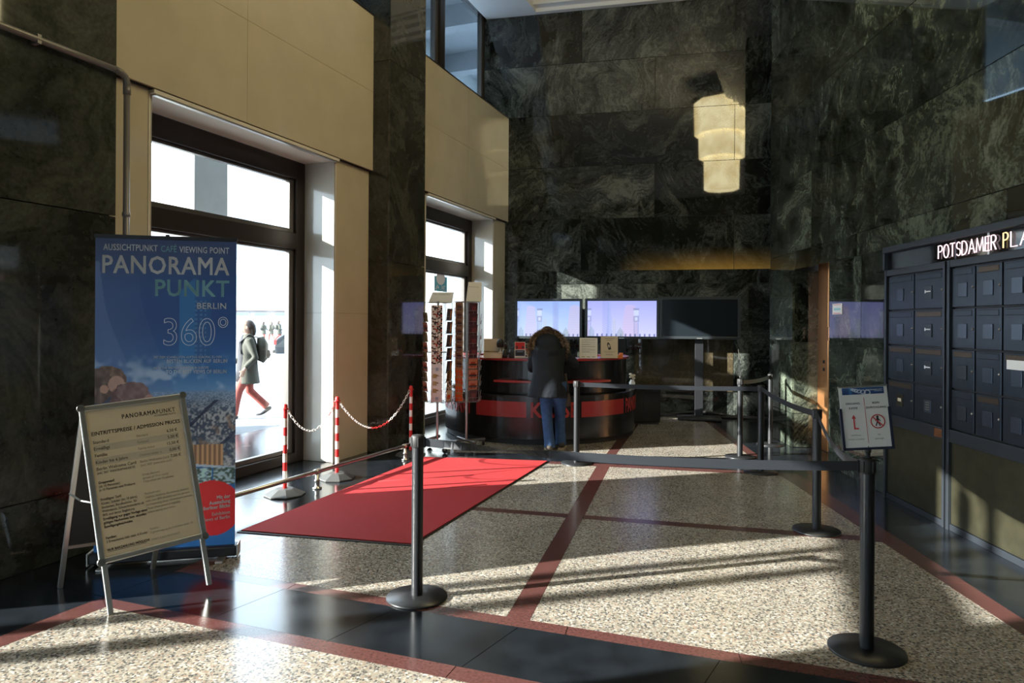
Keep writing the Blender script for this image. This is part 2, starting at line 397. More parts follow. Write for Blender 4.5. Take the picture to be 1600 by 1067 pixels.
# ------------------------------------------------------------------ room frames
KL = .385; NL = Vector((1, -KL, 0)).normalized()
def LP(y, d, z): return Vector((-5.159+KL*y, y, z)) + NL*d          # left wall: y along, d into the room
def BP(x, d, z): return Vector((x, 13.0-.23*x, z)) + Vector((-.2241, -.9746, 0))*d
NR = Vector((-.9984, .0559, 0))
def RP(y, d, z): return Vector((3.58+.056*(y-6.585), y, z)) + NR*d
ZC = [0, .45, 1.40, 2.35, 2.59, 3.54, 4.50, 5.46, 6.40, 7.36]
Z_TOP = 7.36; DH = 3.48
def slab(parent, fr, a0, a1, d0, d1, z0, z1, m, name='slab', g=.004):
    return MB().box(a0+g, a1-g, d0, d1, z0+g, z1-g, fn=fr).build(name, M(m), parent)
def bx(parent, fr, a0, a1, d0, d1, z0, z1, m, name, bevel=0):
    return MB().box(a0, a1, d0, d1, z0, z1, fn=fr).build(name, M(m), parent, bevel=bevel)

# ------------------------------------------------------------------ floor
def P2(u, v): g = G(u, v); return (g.x, g.y)
def LN(a, b): return (P2(*a), P2(*b))
def IX(l, k):
    (x1, y1), (x2, y2) = l; (x3, y3), (x4, y4) = k
    d = (x1-x2)*(y3-y4)-(y1-y2)*(x3-x4); a = x1*y2-y1*x2; b = x3*y4-y3*x4
    return ((a*(x3-x4)-(x1-x2)*b)/d, (a*(y3-y4)-(y1-y2)*b)/d)
def clip(poly, p, n):                       # keep the side where (q-p).n >= 0
    out = []
    for i in range(len(poly)):
        a, b = poly[i], poly[(i+1) % len(poly)]
        da = (a[0]-p[0])*n[0]+(a[1]-p[1])*n[1]; db = (b[0]-p[0])*n[0]+(b[1]-p[1])*n[1]
        if da >= 0: out.append(a)
        if (da >= 0) != (db >= 0):
            t = da/(da-db); out.append((a[0]+(b[0]-a[0])*t, a[1]+(b[1]-a[1])*t))
    return out
def lerp(a, b, t): return (a[0]+(b[0]-a[0])*t, a[1]+(b[1]-a[1])*t)
A_o = LN((0, 994), (161, 932.5)); A_i = LN((0, 1011), (163, 949))
B_o = LN((176, 936), (843, 1066)); B_i = LN((180, 951), (600, 1039))
C_o = LN((360, 906), (1060, 1020)); C_i = LN((442, 908), (1240, 1034))
D_i = LN((1240, 756), (1600, 992)); D_o = LN((1296, 772), (1600, 968))
e0 = P2(322, 887); E_i = (e0, (e0[0]+KL, e0[1]+1)); E_o = ((e0[0]-.15, e0[1]), (e0[0]-.15+KL, e0[1]+1))
F_i = LN((861, 724.5), (1159, 740)); F_o = LN((861, 720.5), (1159, 735.5)); F_b = LN((860, 709.5), (1160, 715.5))
K_l = LN((792, 963), (933, 727)); K_r = LN((828, 968), (951.6, 730.8))
T_u = LN((745, 792), (1236, 829)); T_l = LN((745, 797.5), (1236, 836))
K2l = LN((946, 711), (970, 680)); K2r = LN((962, 711), (985, 680))
R2l = LN((1120, 672.5), (1174, 714.5)); R2r = LN((1131, 672.5), (1189, 714.5))
YB = ((-9, 13.0+.23*9-.12), (6, 13.0-.23*6-.12)); YF = ((-9, .4), (9, .4))
floor = struct_root('floor')
MB().prism([(-9.5, -7.3), (5, -7.3), (7.5, 12.2), (7.5, 14.5), (-2.5, 14.5)], -.25, -.004).build('floor_bed', M('slate'), floor)
def fpiece(poly, m, name, z=0.0, g=.0015):
    cx = sum(p[0] for p in poly)/len(poly); cy = sum(p[1] for p in poly)/len(poly)
    q = []
    for p in poly:
        dx, dy = cx-p[0], cy-p[1]; l = math.hypot(dx, dy) or 1; q.append((p[0]+dx/l*g*1.5, p[1]+dy/l*g*1.5))
    return MB().prism(q, -.02, z).build(name, M(m), floor)
def strip(l0, l1, e0_, e1_, n, m='red_stone'):   # band between two lines, cut into n pieces
    a0, a1, b0, b1 = IX(l0, e0_), IX(l0, e1_), IX(l1, e0_), IX(l1, e1_)
    for i in range(n):
        fpiece([lerp(a0, a1, i/n), lerp(a0, a1, (i+1)/n), lerp(b0, b1, (i+1)/n), lerp(b0, b1, i/n)], m, 'border_strip')
for l, r, t, b in ((E_i, K_l, T_l, C_i), (K_r, D_i, T_l, C_i), (E_i, K_l, F_i, T_u), (K_r, D_i, F_i, T_u)):
    fpiece([IX(l, b), IX(r, b), IX(r, t), IX(l, t)], 'terrazzo', 'terrazzo_panel')
strip(C_o, C_i, E_o, D_o, 6); strip(D_i, D_o, F_i, C_i, 6); strip(E_o, E_i, C_i, F_i, 6); strip(F_o, F_i, E_o, D_o, 6)
strip(K_l, K_r, C_i, T_l, 2); strip(K_l, K_r, T_u, F_i, 2)
for n, (a, b) in ((3, (E_i, K_l)), (3, (K_r, D_i))): strip(T_u, T_l, a, b, n)
fpiece([IX(K_l, T_l), IX(K_r, T_l), IX(K_r, T_u), IX(K_l, T_u)], 'red_stone', 'border_strip')
apex_o, apex_i = IX(A_o, B_o), IX(A_i, B_i)
far = ((-9, -.2), (9, -.2))
fpiece([apex_i, IX(B_i, far), IX(A_i, ((-9, 1.2), (9, 1.2))), ], 'terrazzo', 'terrazzo_panel')
strip(A_o, A_i, (apex_o, apex_i), ((-9, .9), (9, .9)), 3); strip(B_o, B_i, (apex_o, apex_i), ((-9, .1), (9, .1)), 5)
# back of the lobby
LFT = ((-1.2, 8), (-.2, 12))
fpiece([IX(F_b, LFT), IX(F_b, K2l), IX(K2l, YB), IX(LFT, YB)], 'terrazzo', 'terrazzo_panel')
fpiece([IX(F_b, K2r), IX(F_b, R2l), IX(R2l, YB), IX(K2r, YB)], 'terrazzo', 'terrazzo_panel')
strip(K2l, K2r, F_b, YB, 4); strip(R2l, R2r, F_b, YB, 4)
# slate tiles
def tiles(poly, cuts):
    rest = poly
    for p, n in cuts:
        a = clip(rest, p, (-n[0], -n[1])); rest = clip(rest, p, n)
        if len(a) >= 3: fpiece(a, 'slate', 'slate_tile')
    if len(rest) >= 3: fpiece(rest, 'slate', 'slate_tile')
def cut_px(a, b, toward=(1, 0)):
    p, q = P2(*a), P2(*b); n = (-(q[1]-p[1]), q[0]-p[0])
    if n[0]*toward[0]+n[1]*toward[1] < 0: n = (-n[0], -n[1])
    return p, n
cE = IX(E_o, C_o); lim = ((2.6, 0), (2.6, 5))
tiles([apex_o, IX(B_o, lim), IX(C_o, lim), cE], [cut_px((345, 960), (442, 921)), cut_px((514, 1000), (600, 959)), cut_px((720, 1043), (808, 981)), cut_px((1102, 1066), (1124, 1033)), cut_px((1330, 1067), (1380, 1040))])
wl = lambda y: tuple(LP(y, 0, 0)[:2])
tiles([apex_o, cE, IX(E_o, F_b), IX(F_b, (wl(3), wl(8))), wl(.9), IX(A_o, ((-9, .9), (9, .9)))],
      [cut_px((0, 896), (157, 931), (0, 1))]+[((0, y), (-.05, 1)) for y in (5.3, 6.5, 7.7)])
tiles([IX(C_o, D_o), IX(D_o, F_b), IX(F_b, (tuple(RP(3, 0, 0)[:2]), tuple(RP(8, 0, 0)[:2]))), tuple(RP(2.2, 0, 0)[:2])],
      [((0, y), (.05, 1)) for y in (3.4, 4.6, 5.8, 7.0)])
tiles([IX(F_o, E_o), IX(F_o, D_o), IX(F_b, D_o), IX(F_b, E_o)], [((x, 0), (1, .1)) for x in (-.6, .5, 1.6, 2.6)])
tiles([IX(F_b, R2r), IX(F_b, (tuple(RP(3, 0, 0)[:2]), tuple(RP(8, 0, 0)[:2]))), tuple(RP(10.4, 0, 0)[:2]), (6.6, 10.6), (6.6, 11.4), IX(R2r, YB)],
      [((0, 9.7), (0, 1)), ((0, 10.9), (0, 1))])

# ------------------------------------------------------------------ back wall
wb = struct_root('wall_back')
bx(wb, BP, -.52, 8.6, -.3, -.03, 0, 8.3, 'backing', 'wall_core')
JA = [-.55, 1.25, 3.86, 6.6]; JB = [-.55, 2.53, 5.2, 6.6]
rows = [(0, [-.55, 1.4, 3.86, 6.6]), (1, [-.55, .6, 2.2, 3.86, 6.6]), (2, [-.55, .9, 2.6, 4.1, 6.6]), (3, [-.55, .68, 1.75, 3.3, 4.6, 6.6]), (4, JA), (5, JB), (6, JA), (7, JB), (8, JA)]
for k, js in rows:
    for i in range(len(js)-1):
        m = 'granite'
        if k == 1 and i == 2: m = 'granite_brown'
        if k == 4 and i == 1: m = 'granite_amber_glow'
        if k == 4 and i == 2: m = 'granite_amber_glow'
        slab(wb, BP, js[i], js[i+1], -.03, 0, ZC[k], ZC[k+1], m)

# ------------------------------------------------------------------ left wall: stone piers, cream bays, glazing
wl_ = struct_root('wall_left')
PIERS = [(-8.9, -8.03), (-4.5, -3.63), (-.10, .77), (4.31, 5.17), (8.71, 9.57)]
BAYS = [(-8.03, -7.52, -5.14, -4.5), (-3.63, -3.12, -.74, -.10), (.77, 1.28, 3.66, 4.31), (5.17, 5.676, 8.06, 8.71), (9.57, 10.10, 12.50, 13.12)]
for a, b in PIERS:
    bx(wl_, LP, a+.03, b-.03, -.7, .27, 0, 8.3, 'backing', 'pier_core')
    for z0, z1 in ((0, .45), (.45, 2.38), (2.38, 4.88), (4.88, 7.36)):
        slab(wl_, LP, a, b, .27, .30, z0, z1, 'granite_pilaster')
        slab(wl_, LP, a, a+.03, -.5, .268, z0, z1, 'granite_pilaster'); slab(wl_, LP, b-.03, b, -.5, .268, z0, z1, 'granite_pilaster')
for n, (a, o0, o1, b) in zip((3, 4, 0, 1, 2), BAYS):
    for p, q in ((a, o0), (o1, b)):
        bx(wl_, LP, p, q, -.62, -.025, 0, 3.52, 'backing', 'wall_core')
        for z0, z1 in ((0, 1.73), (1.73, 3.52)): slab(wl_, LP, p, q, -.025, 0, z0, z1, 'cream_stone', g=.001)
    for z0, z1 in ((0.0, 1.73), (1.73, 3.48)):
        for y0, y1 in ((o0-.001, o0+.025), (o1-.025, o1+.001)): slab(wl_, LP, y0, y1, -.41, .001, z0, z1, 'jamb_stone', 'jamb_slab', g=.001)
    for y in (o0, o1): bx(wl_, LP, y-.008, y+.008, -.004, .006, 0, DH, 'soffit_stone', 'corner_trim')
    bx(wl_, LP, a, b, -.62, .03, 3.51, 5.43, 'backing', 'wall_core')
    bx(wl_, LP, o0, o1, -.41, .055, DH, 3.51, 'soffit_stone', 'soffit_slab')
    bx(wl_, LP, o0+.02, o1-.02, .005, .05, DH-.014, DH+.002, 'alu', 'blind_track', bevel=.003)
    ym = a+(b-a)*(.42 if n != 2 else .5)
    for z0, z1 in ((3.52, 4.50), (4.50, 5.45)):
        for y0, y1 in ((a, ym), (ym, b)): slab(wl_, LP, y0, y1, .03, .06, z0, z1, 'cream_stone', g=.0015)
    bx(wl_, LP, a, b, -.62, .058, 5.45, 5.475, 'bronze_frame', 'ledge_cap')
    # glazing: lower leaf and fanlight, upper window
    wn = struct_root('window_%d' % (n+1))
    for nm, y0, y1, z0, z1 in (('frame_stile', o0, o0+.09, 0, DH), ('frame_stile', o1-.16, o1, 0, DH), ('frame_head', o0+.09, o1-.16, 3.27, DH), ('transom', o0+.09, o1-.16, 2.46, 2.65), ('frame_sill', o0+.09, o1-.16, 0, .11)):
        bx(wn, LP, y0, y1, -.54, -.41, z0, z1, 'bronze_frame', nm, bevel=.008)
    for z0, z1 in ((.11, 2.46), (2.65, 3.27)):
        for nm, y0, y1, za, zb in (('sash', o0+.09, o0+.14, z0, z1), ('sash', o1-.23, o1-.16, z0, z1), ('sash', o0+.14, o1-.23, z0, z0+.05), ('sash', o0+.14, o1-.23, z1-.03, z1)):
            bx(wn, LP, y0, y1, -.515, -.45, za, zb, 'bronze_sash', nm, bevel=.006)
        bx(wn, LP, o0+.13, o1-.22, -.488, -.480, z0+.04, z1-.02, 'pane_glass', 'pane')
    wu = struct_root('window_%d' % (n+6)); mid = (a+b)/2-.03
    for nm, y0, y1, z0, z1 in (('frame_stile', a, a+.12, 5.475, 7.5), ('frame_stile', b-.12, b, 5.475, 7.5), ('mullion', mid-.07, mid+.07, 5.475, 7.5), ('frame_sill', a+.12, b-.12, 5.475, 5.56), ('frame_head', a+.12, b-.12, 7.42, 7.5)):
        bx(wu, LP, y0, y1, -.56, -.40, z0, z1, 'bronze_frame', nm, bevel=.006)
    for y0, y1 in ((a+.12, mid-.07), (mid+.07, b-.12)):
        for nm, ya, yb in (('sash', y0, y0+.10), ('sash', y1-.10, y1)): bx(wu, LP, ya, yb, -.53, -.44, 5.56, 7.42, 'bronze_sash', nm, bevel=.005)
        bx(wu, LP, y0+.09, y1-.09, -.49, -.48, 5.56, 7.42, 'tint_glass', 'pane')
    bx(wl_, LP, a, b, -.62, .06, 7.5, 8.3, 'backing', 'wall_core')

# steel pipe that runs along the near pier and turns down at its corner
t = thing('wall_pipe', LP(5.2, .34, 0), 'grey steel pipe along the dark stone pier, turning down at its corner behind the banner', 'pipe')
P_ = [LP(y, .345, 3.43) for y in (3.7, 4.3, 4.8, 5.12)]; MB().tube(P_, .022, 14).build('pipe', M('pipe_grey'), t, world=True)
El = [LP(5.12, .345, 3.43), LP(5.165, .345, 3.425), LP(5.20, .343, 3.405), LP(5.215, .34, 3.37), LP(5.217, .34, 3.32)]; MB().tube(El, .025, 14, up=NL).build('elbow', M('pipe_grey'), t, world=True)
MB().lathe([(.022, 0), (.022, 3.33)], (*LP(5.217, .34, 0)[:2], 0), 14).build('pipe', M('pipe_grey'), t, world=True)
for z in (3.31, ): MB().lathe([(.027, -.03), (.027, .03)], (*LP(5.217, .34, 0)[:2], z), 14).build('collar', M('pipe_grey'), t, world=True)
for z in (1.1, 2.4): MB().lathe([(.028, -.015), (.028, .015)], (*LP(5.217, .34, 0)[:2], z), 14).build('clamp', M('pipe_grey'), t, world=True)
for y in (3.9, 4.6): MB().box(y-.012, y+.012, .30, .365, 3.40, 3.46, fn=LP).build('clamp', M('pipe_grey'), t, world=True)

# ------------------------------------------------------------------ right wall, doorway and passage
wr = struct_root('wall_right'); DY0, DY1, DZ = 8.02, 9.24, 2.57
YE = 10.19
for y0, y1, z0, z1 in ((-7.1, DY0-.03, 0, 8.3), (DY1+.03, YE-.03, 0, 8.3), (DY0-.03, DY1+.03, DZ+.02, 8.3)):
    bx(wr, RP, y0, y1, -.6 if y0 < DY1 else -.45, -.03, z0, z1, 'backing', 'wall_core')
rj = {0: [6.62], 1: [6.62, 7.3], 2: [6.62, 7.2], 3: [1.2, 3.1, 4.9, 7.3], 4: [.2, 2.6, 4.6, 6.9, 8.6, 9.9], 5: [1.5, 3.9, 6.2, 8.35, 9.75], 6: [.4, 2.8, 5.2, 7.4, 8.6], 7: [1.7, 3.6, 6.0, 8.3, 9.85], 8: [.3, 2.9, 5.5, 7.7, 9.3]}
for k in range(9):
    ys = [-7.1, -4.4, -1.8]+[y for y in rj[k]]+[YE]
    if k < 3: ys = sorted(ys+[DY0, DY1])
    for a, b in zip(ys[:-1], ys[1:]):
        if k < 3 and abs(a-DY0) < .01: continue
        slab(wr, RP, a, b, -.03, 0, ZC[k], ZC[k+1], 'granite_right')
    slab(wr, RP, YE-.03, YE, -.48, -.031, ZC[k], ZC[k+1], 'granite_right')
for k in range(3):
    slab(wr, RP, DY1, DY1+.03, -.34, -.031, ZC[k], ZC[k+1], 'granite_right'); slab(wr, RP, DY0-.03, DY0, -.34, -.031, ZC[k], ZC[k+1], 'granite_right')
slab(wr, RP, DY0, DY1, -.34, -.001, DZ-.01, DZ+.02, 'granite_right')
dr = struct_root('door_1')
bx(dr, RP, DY1-.34, DY1, -.38, -.33, 0, DZ-.01, 'brass', 'door_frame', bevel=.006)
bx(dr, RP, DY0, DY0+.12, -.38, -.33, 0, DZ-.01, 'brass', 'door_frame', bevel=.006)
bx(dr, RP, DY0+.12, DY1-.34, -.38, -.34, 0, DZ-.01, 'black_glass', 'door_leaf')
MB().box(8.80, 8.84, -.34, -.30, 1.43, 1.60, fn=RP).build('door_handle', M('copper'), dr, bevel=.004)
MB().box(9.0, 9.04, -.33, -.318, 1.13, 1.17, fn=RP).box(9.0, 9.04, -.33, -.318, 1.03, 1.07, fn=RP).build('lock_plate', M('black_metal'), dr)
bx(wr, RP, 10.41, 12.6, -3.2, -3.0, 0, 8.3, 'granite_right', 'passage_wall')
bx(wr, RP, 9.9, 10.17, -3.0, -.5, 0, 8.3, 'granite_right', 'passage_wall')
# wall behind the camera, ceiling
wf = struct_root('wall_front'); FP = lambda x, d, z: Vector((x, -7.0+d, z))
for x0, x1, z0, z1 in ((-9.2, -5.7, 0, 8.3), (-3.0, 4.2, 0, 8.3), (-5.7, -3.0, 2.8, 8.3)):
    MB().box(x0, x1, -.3, 0, z0, z1, fn=FP).build('wall_core', M('granite_right'), wf)
wn = struct_root('window_11'); x0, x1, z0, z1 = -5.7, -3.0, 0, 2.8
for nm, a, b, c, d in (('frame_stile', x0, x0+.1, z0, z1), ('frame_stile', x1-.1, x1, z0, z1), ('mullion', (x0+x1)/2-.05, (x0+x1)/2+.05, z0, z1), ('frame_head', x0+.1, x1-.1, z1-.1, z1), ('frame_sill', x0+.1, x1-.1, z0, z0+.1)):
    MB().box(a, b, -.2, -.1, c, d, fn=FP).build(nm, M('bronze_frame'), wn)
MB().box(x0+.08, x1-.08, -.155, -.15, z0+.08, z1-.08, fn=FP).build('pane', M('pane_glass'), wn)
ce = struct_root('ceiling')
CO = [(-7.8, -7.05), (3.2, -7.05), (4.05, 12.15), (-.25, 13.05)]          # room outline at ceiling height
CI = [(-6.9, -6.4), (2.6, -6.4), (3.45, 12.10), (.40, 12.80)]             # edge of the coffer
def off(k): # coffer outline stepped inwards by k
    cx, cy = -.3, 3.0; return [(x+(k if x < cx else -k), y+(k if y < cy else -k)) for x, y in CI]
def ring(o, q, z0, z1, nm):
    for k in range(4): MB().prism([o[k], o[(k+1) % 4], q[(k+1) % 4], q[k]], z0, z1).build(nm, M('white_paint'), ce)
OUTL = [tuple(LP(-7.3, -.38, 0)[:2]), (3.4, -7.3), (9, 11.2), tuple(LP(13.3, -.38, 0)[:2])]
ring(OUTL, CI, 7.36, 7.50, 'ceiling_border')
for i, (k0, k1, z) in enumerate(((0, .13, 7.43), (.13, .27, 7.52), (.27, .40, 7.60))): ring(off(k0), off(k1), z, z+.13, 'ceiling_moulding')
ring(off(.40), off(.46), 7.64, 8.30, 'ceiling_cove')
MB().prism(OUTL, 8.3, 8.5).build('ceiling_field', M('white_paint'), ce)

# ------------------------------------------------------------------ outside: arcade, street
gr = struct_root('ground'); MB().box(-140, 60, -60, 160, -.5, -.03).build('paving', M('pavement'), gr)
MB().prism([tuple(LP(-9, -.45, 0)[:2]), tuple(LP(14, -.45, 0)[:2]), tuple(LP(14, -.9, 0)[:2]), tuple(LP(-9, -.9, 0)[:2])], -.4, -.005).build('door_step', M('slate'), gr)
lv = MB()
for i in range(420):
    y = rng.uniform(2, 22); d = -rng.uniform(4.2, 14); p = LP(y, d, -.026); a = rng.uniform(0, 6.28); s = rng.uniform(.03, .07)
    lv.add([p+Vector((math.cos(a)*s, math.sin(a)*s, .004)), p+Vector((-math.sin(a)*s*.6, math.cos(a)*s*.6, .018)), p-Vector((math.cos(a)*s, math.sin(a)*s, -.004)), p+Vector((math.sin(a)*s*.6, -math.cos(a)*s*.6, .002))], [(0, 1, 2, 3)])
tag(lv.build('fallen_leaves', M('leaf')), 'brown fallen leaves scattered over the sunlit pavement outside', 'leaves', kind='stuff')
ar = struct_root('column_row')
def pillar(y):
    for z0, z1 in ((-.03, 1.4), (1.4, 2.75), (2.75, 4.1), (4.1, 5.5), (5.5, 6.9)):
        MB().box(y+.003, y+.60, -3.75, -3.0, z0+.003, z1-.003, fn=LP).build('stone_block', M('outside_stone'), ar)
for y in (-5.7, 1.6, 8.85, 16.2): pillar(y)
MB().box(-14, 30, -3.85, -2.9, 6.9, 8.6, fn=LP).build('beam', M('outside_stone'), ar)
MB().box(-14, 30, -2.9, -.66, 8.2, 8.5, fn=LP).build('arcade_soffit', M('soffit_out'), ar)
for i in range(12):
    MB().box(-6+i*2.2, -5.7+i*2.2, -2.9, -.66, 7.75, 8.2, fn=LP).build('soffit_rib', M('soffit_out'), ar)
# ------------------------------------------------------------------ belt barrier posts
def post_proto(label, sign=False):
    t = thing('barrier_post', (0, 0, 0), label, 'barrier post')
    MB().lathe([(.178, 0), (.180, .004), (.178, .012), (.05, .018), (.035, .02)], n=48).build('base', M('black_metal'), t)
    MB().lathe([(.0335, .011), (.0335, .885)], n=28, cap=False).build('pole', M('black_metal'), t)
    MB().lathe([(.0345, .885), (.0375, .888), (.0375, .952), (.034, .958), (.0, .96)], n=28, cap=False).build('belt_head', M('black_matte'), t)
    for k in range(4): MB().box(.034, .041, -.011, .011, .893, .948, M=Matrix.Rotation(k*PI/2+.4, 4, 'Z')).build('belt_clip', M('black_matte'), t, bevel=.002)
    return t
PP = {}
def gpt(u, v): g = G(u, v); g.z = 0; return g
posts = [('near_left', (651.4, 933.5), 'black belt barrier post standing alone in front of the red carpet'),
         ('sign', (1354, 1017), 'nearest black belt barrier post, carrying the no-passage sign on its top'),
         ('door', (1275.6, 829.2), 'black belt barrier post between the sign-bearing post and the doorway'),
         ('corner', (1188.5, 737.8), 'black belt barrier post with pale-lit belt on one side and a belt toward the doorway'),
         ('counter', (900.5, 724), 'black belt barrier post right beside the person at the counter'),
         ('back', (1156, 714), 'black belt barrier post with a thin upright card holder on its top'),
         ('wall', (1203.5, 694.7), 'hindmost black belt barrier post, close against the stone wall')]
proto = None
for k, px, lab in posts:
    if proto is None: t = proto = post_proto(lab)
    else: t = copy_tree(proto)
    t.location = gpt(*px); t['label'] = lab; t['group'] = 'belt barrier posts'; PP[k] = t.location.copy()
def belt(a, b, label, sag=.02, twist=None, za=.918, zb=.918):
    A, B = PP[a].copy(), PP[b].copy(); d = (B-A).normalized(); A += d*.042; B -= d*.042
    t = thing('barrier_belt', (A+B)/2+Vector((0, 0, .9)), label, 'barrier belt', 'belts between the barrier posts')
    side = Vector((-d.y, d.x, 0)); m = MB(); n = 40; vs = []
    for i in range(n+1):
        q = i/n; p = A.lerp(B, q); p.z = za+(zb-za)*q-sag*4*q*(1-q)
        ang = 0
        if twist: ang = PI*min(1, max(0, (q-twist[0])/(twist[1]-twist[0])))
        up = Vector((0, 0, 1))*math.cos(ang)+side*math.sin(ang); nn = side*math.cos(ang)-Vector((0, 0, 1))*math.sin(ang)
        for s, e in ((-1, -1), (1, -1), (1, 1), (-1, 1)): vs.append(p+up*(.0245*s)+nn*(.001*e))
    fs = [(i*4+k, i*4+(k+1) % 4, (i+1)*4+(k+1) % 4, (i+1)*4+k) for i in range(n) for k in range(4)]
    m.add(vs, fs); m.build('webbing', M('belt'), t, world=True)
    for P, s in ((A, 1), (B, -1)):
        e = MB(); z = za if s > 0 else zb
        R = Matrix.Translation((P.x, P.y, z)) @ Matrix.Rotation(math.atan2(d.y, d.x), 4, 'Z')
        e.box(-.006*1, .006, -.008, .008, -.03, .03, M=R); e.build('belt_end', M('black_matte'), t, world=True)
belt('near_left', 'sign', 'long black barrier belt crossing the lobby in front of the red carpet, twisted once', sag=.035, twist=(.05, .34))
belt('counter', 'corner', 'barrier belt catching pale light, running right from the post beside the person', sag=.012)
belt('corner', 'door', 'barrier belt sagging toward the post before the doorway', sag=.03)
belt('door', 'sign', 'short dark blue-black barrier belt running up to the sign-bearing post', sag=.10)
belt('back', 'wall', 'short brownish barrier belt between the two hindmost posts', sag=.02)
# sign on the nearest post
p = PP['sign']; t = thing('notice_sign', p+Vector((0, 0, .96)), 'white entrance and no-passage notice in a black holder on the nearest barrier post', 'sign')
MB().cyl(.012, 0, .03).sphere((0, 0, .035), .016).cyl(.009, .03, .06).lathe([(.02, 0), (.02, .008)], n=20).build('swivel_mount', M('black_matte'), t)
c0 = Vector((.0, -.01, .055)); yaw = Matrix.Rotation(math.radians(-6), 4, 'Z') @ Matrix.Rotation(math.radians(-4.0), 4, 'Y') @ Matrix.Rotation(math.radians(-6), 4, 'X')
SM = Matrix.Translation(c0) @ yaw @ Matrix.Rotation(PI/2, 4, 'X') @ Matrix.Translation((-.122, 0, 0))
MB().prism([(0, -.012), (.244, -.012), (.244, .19), (.228, .20), (.228, .205), (.016, .205), (.016, .20), (0, .19)], -.008, -.003, M=SM).box(0, .012, -.012, .195, -.003, .004, M=SM).box(.232, .244, -.012, .195, -.003, .004, M=SM).box(0, .244, -.012, -.002, -.003, .004, M=SM).build('holder', M('ink_blue'), t)
MB().box(.006, .238, .0, .30, -.003, -.001, M=SM).build('paper_sheet', M('paper'), t)
MB().box(.004, .24, .298, .306, -.005, .003, M=SM).build('top_rail', M('alu'), t)
hd = np.zeros((20, 90, 3)); gx = np.linspace(0, 1, 90)[None, :]; gy = np.linspace(0, 1, 20)[:, None]
hd[:] = np.array([60, 92, 138]); hd -= (gy*30)[..., None]; hd += (np.exp(-((gx-.2)/.04)**2)*60)[..., None]*np.array([.4, .9, 1])
for i, cx in enumerate((.25, .29, .34, .41, .5, .6)):
    rr = .035+.012*i; d2 = ((gx-cx)*4.5)**2+((gy-.25-.1*i)*1)**2; hd = np.where((np.abs(np.sqrt(d2)-rr*3.2) < .06)[..., None], [205, 215, 225], hd)
canvas('header_print', hd, .20, .034, SM @ Matrix.Translation((.022, .262, .0)), M('print'), t)
def TM(x, y, z=.0004): return SM @ Matrix.Translation((x, y, z-.0005))
ik = MB(); gy_ = MB(); rd = MB(); wh = MB()
for s, x, y in (('EINGANG', .068, .213), ('KASSE', .068, .190), ('KEIN', .178, .213), ('DURCHGANG', .178, .190)): ik.text(s, .0145, TM(x, y), align='CENTER', spacing=1.08)
for s, x, y in (('entrance', .068, .058), ('ticket counter', .068, .038), ('no', .178, .058), ('passage', .178, .038)): gy_.text(s, .0125, TM(x, y), align='CENTER', spacing=1.08)
wh.text('PANORAMAPUNKT', .009, TM(.215, .280, .0012), align='RIGHT', bold=.01).text('POTSDAMER PLATZ', .0045, TM(.215, .274, .0012), align='RIGHT')
rd.box(.122, .124, .02, .245, 0, .0005, M=SM).box(.062, .069, .09, .145, 0, .0005, M=SM).box(.069, .085, .09, .097, 0, .0005, M=SM).prism([(.055, .143), (.076, .143), (.0655, .162)], 0, .0005, M=SM)
rd.lathe([(.030, 0), (.030, .0006), (.035, .0006), (.035, 0)], (.178, .125, 0), 32, M=SM, cap=False)
ik.lathe([(.0001, .0004), (.006, .0004)], (.178, .1475, 0), 12, M=SM, cap=False)
def bar(m, a, b, w, Mx):
    a, b = Vector((*a, 0)), Vector((*b, 0)); d = (b-a).normalized(); n = Vector((-d.y, d.x, 0))*w/2
    m.prism([(a+n)[:2], (a-n)[:2], (b-n)[:2], (b+n)[:2]], .0, .0006, M=Mx)
for a, b, w in (((.178, .142), (.176, .122), .010), ((.176, .124), (.167, .103), .005), ((.177, .124), (.188, .103), .005), ((.177, .14), (.166, .128), .004), ((.179, .14), (.19, .127), .004)): bar(ik, a, b, w, SM)
bar(rd, (.157, .146), (.199, .104), .0055, SM @ Matrix.Translation((0, 0, .0004)))
ik.build('black_print', M('ink'), t)['kind'] = 'stuff'; gy_.build('grey_print', M('ink_grey'), t)['kind'] = 'stuff'; rd.build('red_print', M('ink_red'), t)['kind'] = 'stuff'; wh.build('white_print', M('ink_white'), t)['kind'] = 'stuff'
# edge-on card holder on the post at the back
p = PP['back']; t = thing('card_holder', p+Vector((0, 0, .96)), 'thin card holder seen edge-on above a rear barrier post', 'sign')
R = Matrix.Rotation(math.atan2(p.x, p.y)*-1+.02, 4, 'Z') @ Matrix.Rotation(math.radians(-4), 4, 'Y')
MB().cyl(.012, 0, .04).build('swivel_mount', M('black_matte'), t)
MB().box(-.004, .004, -.12, .12, .04, .24, M=R).build('holder', M('black_matte'), t); MB().box(-.002, .002, -.115, .115, .06, .36, M=R).build('paper_sheet', M('paper'), t)

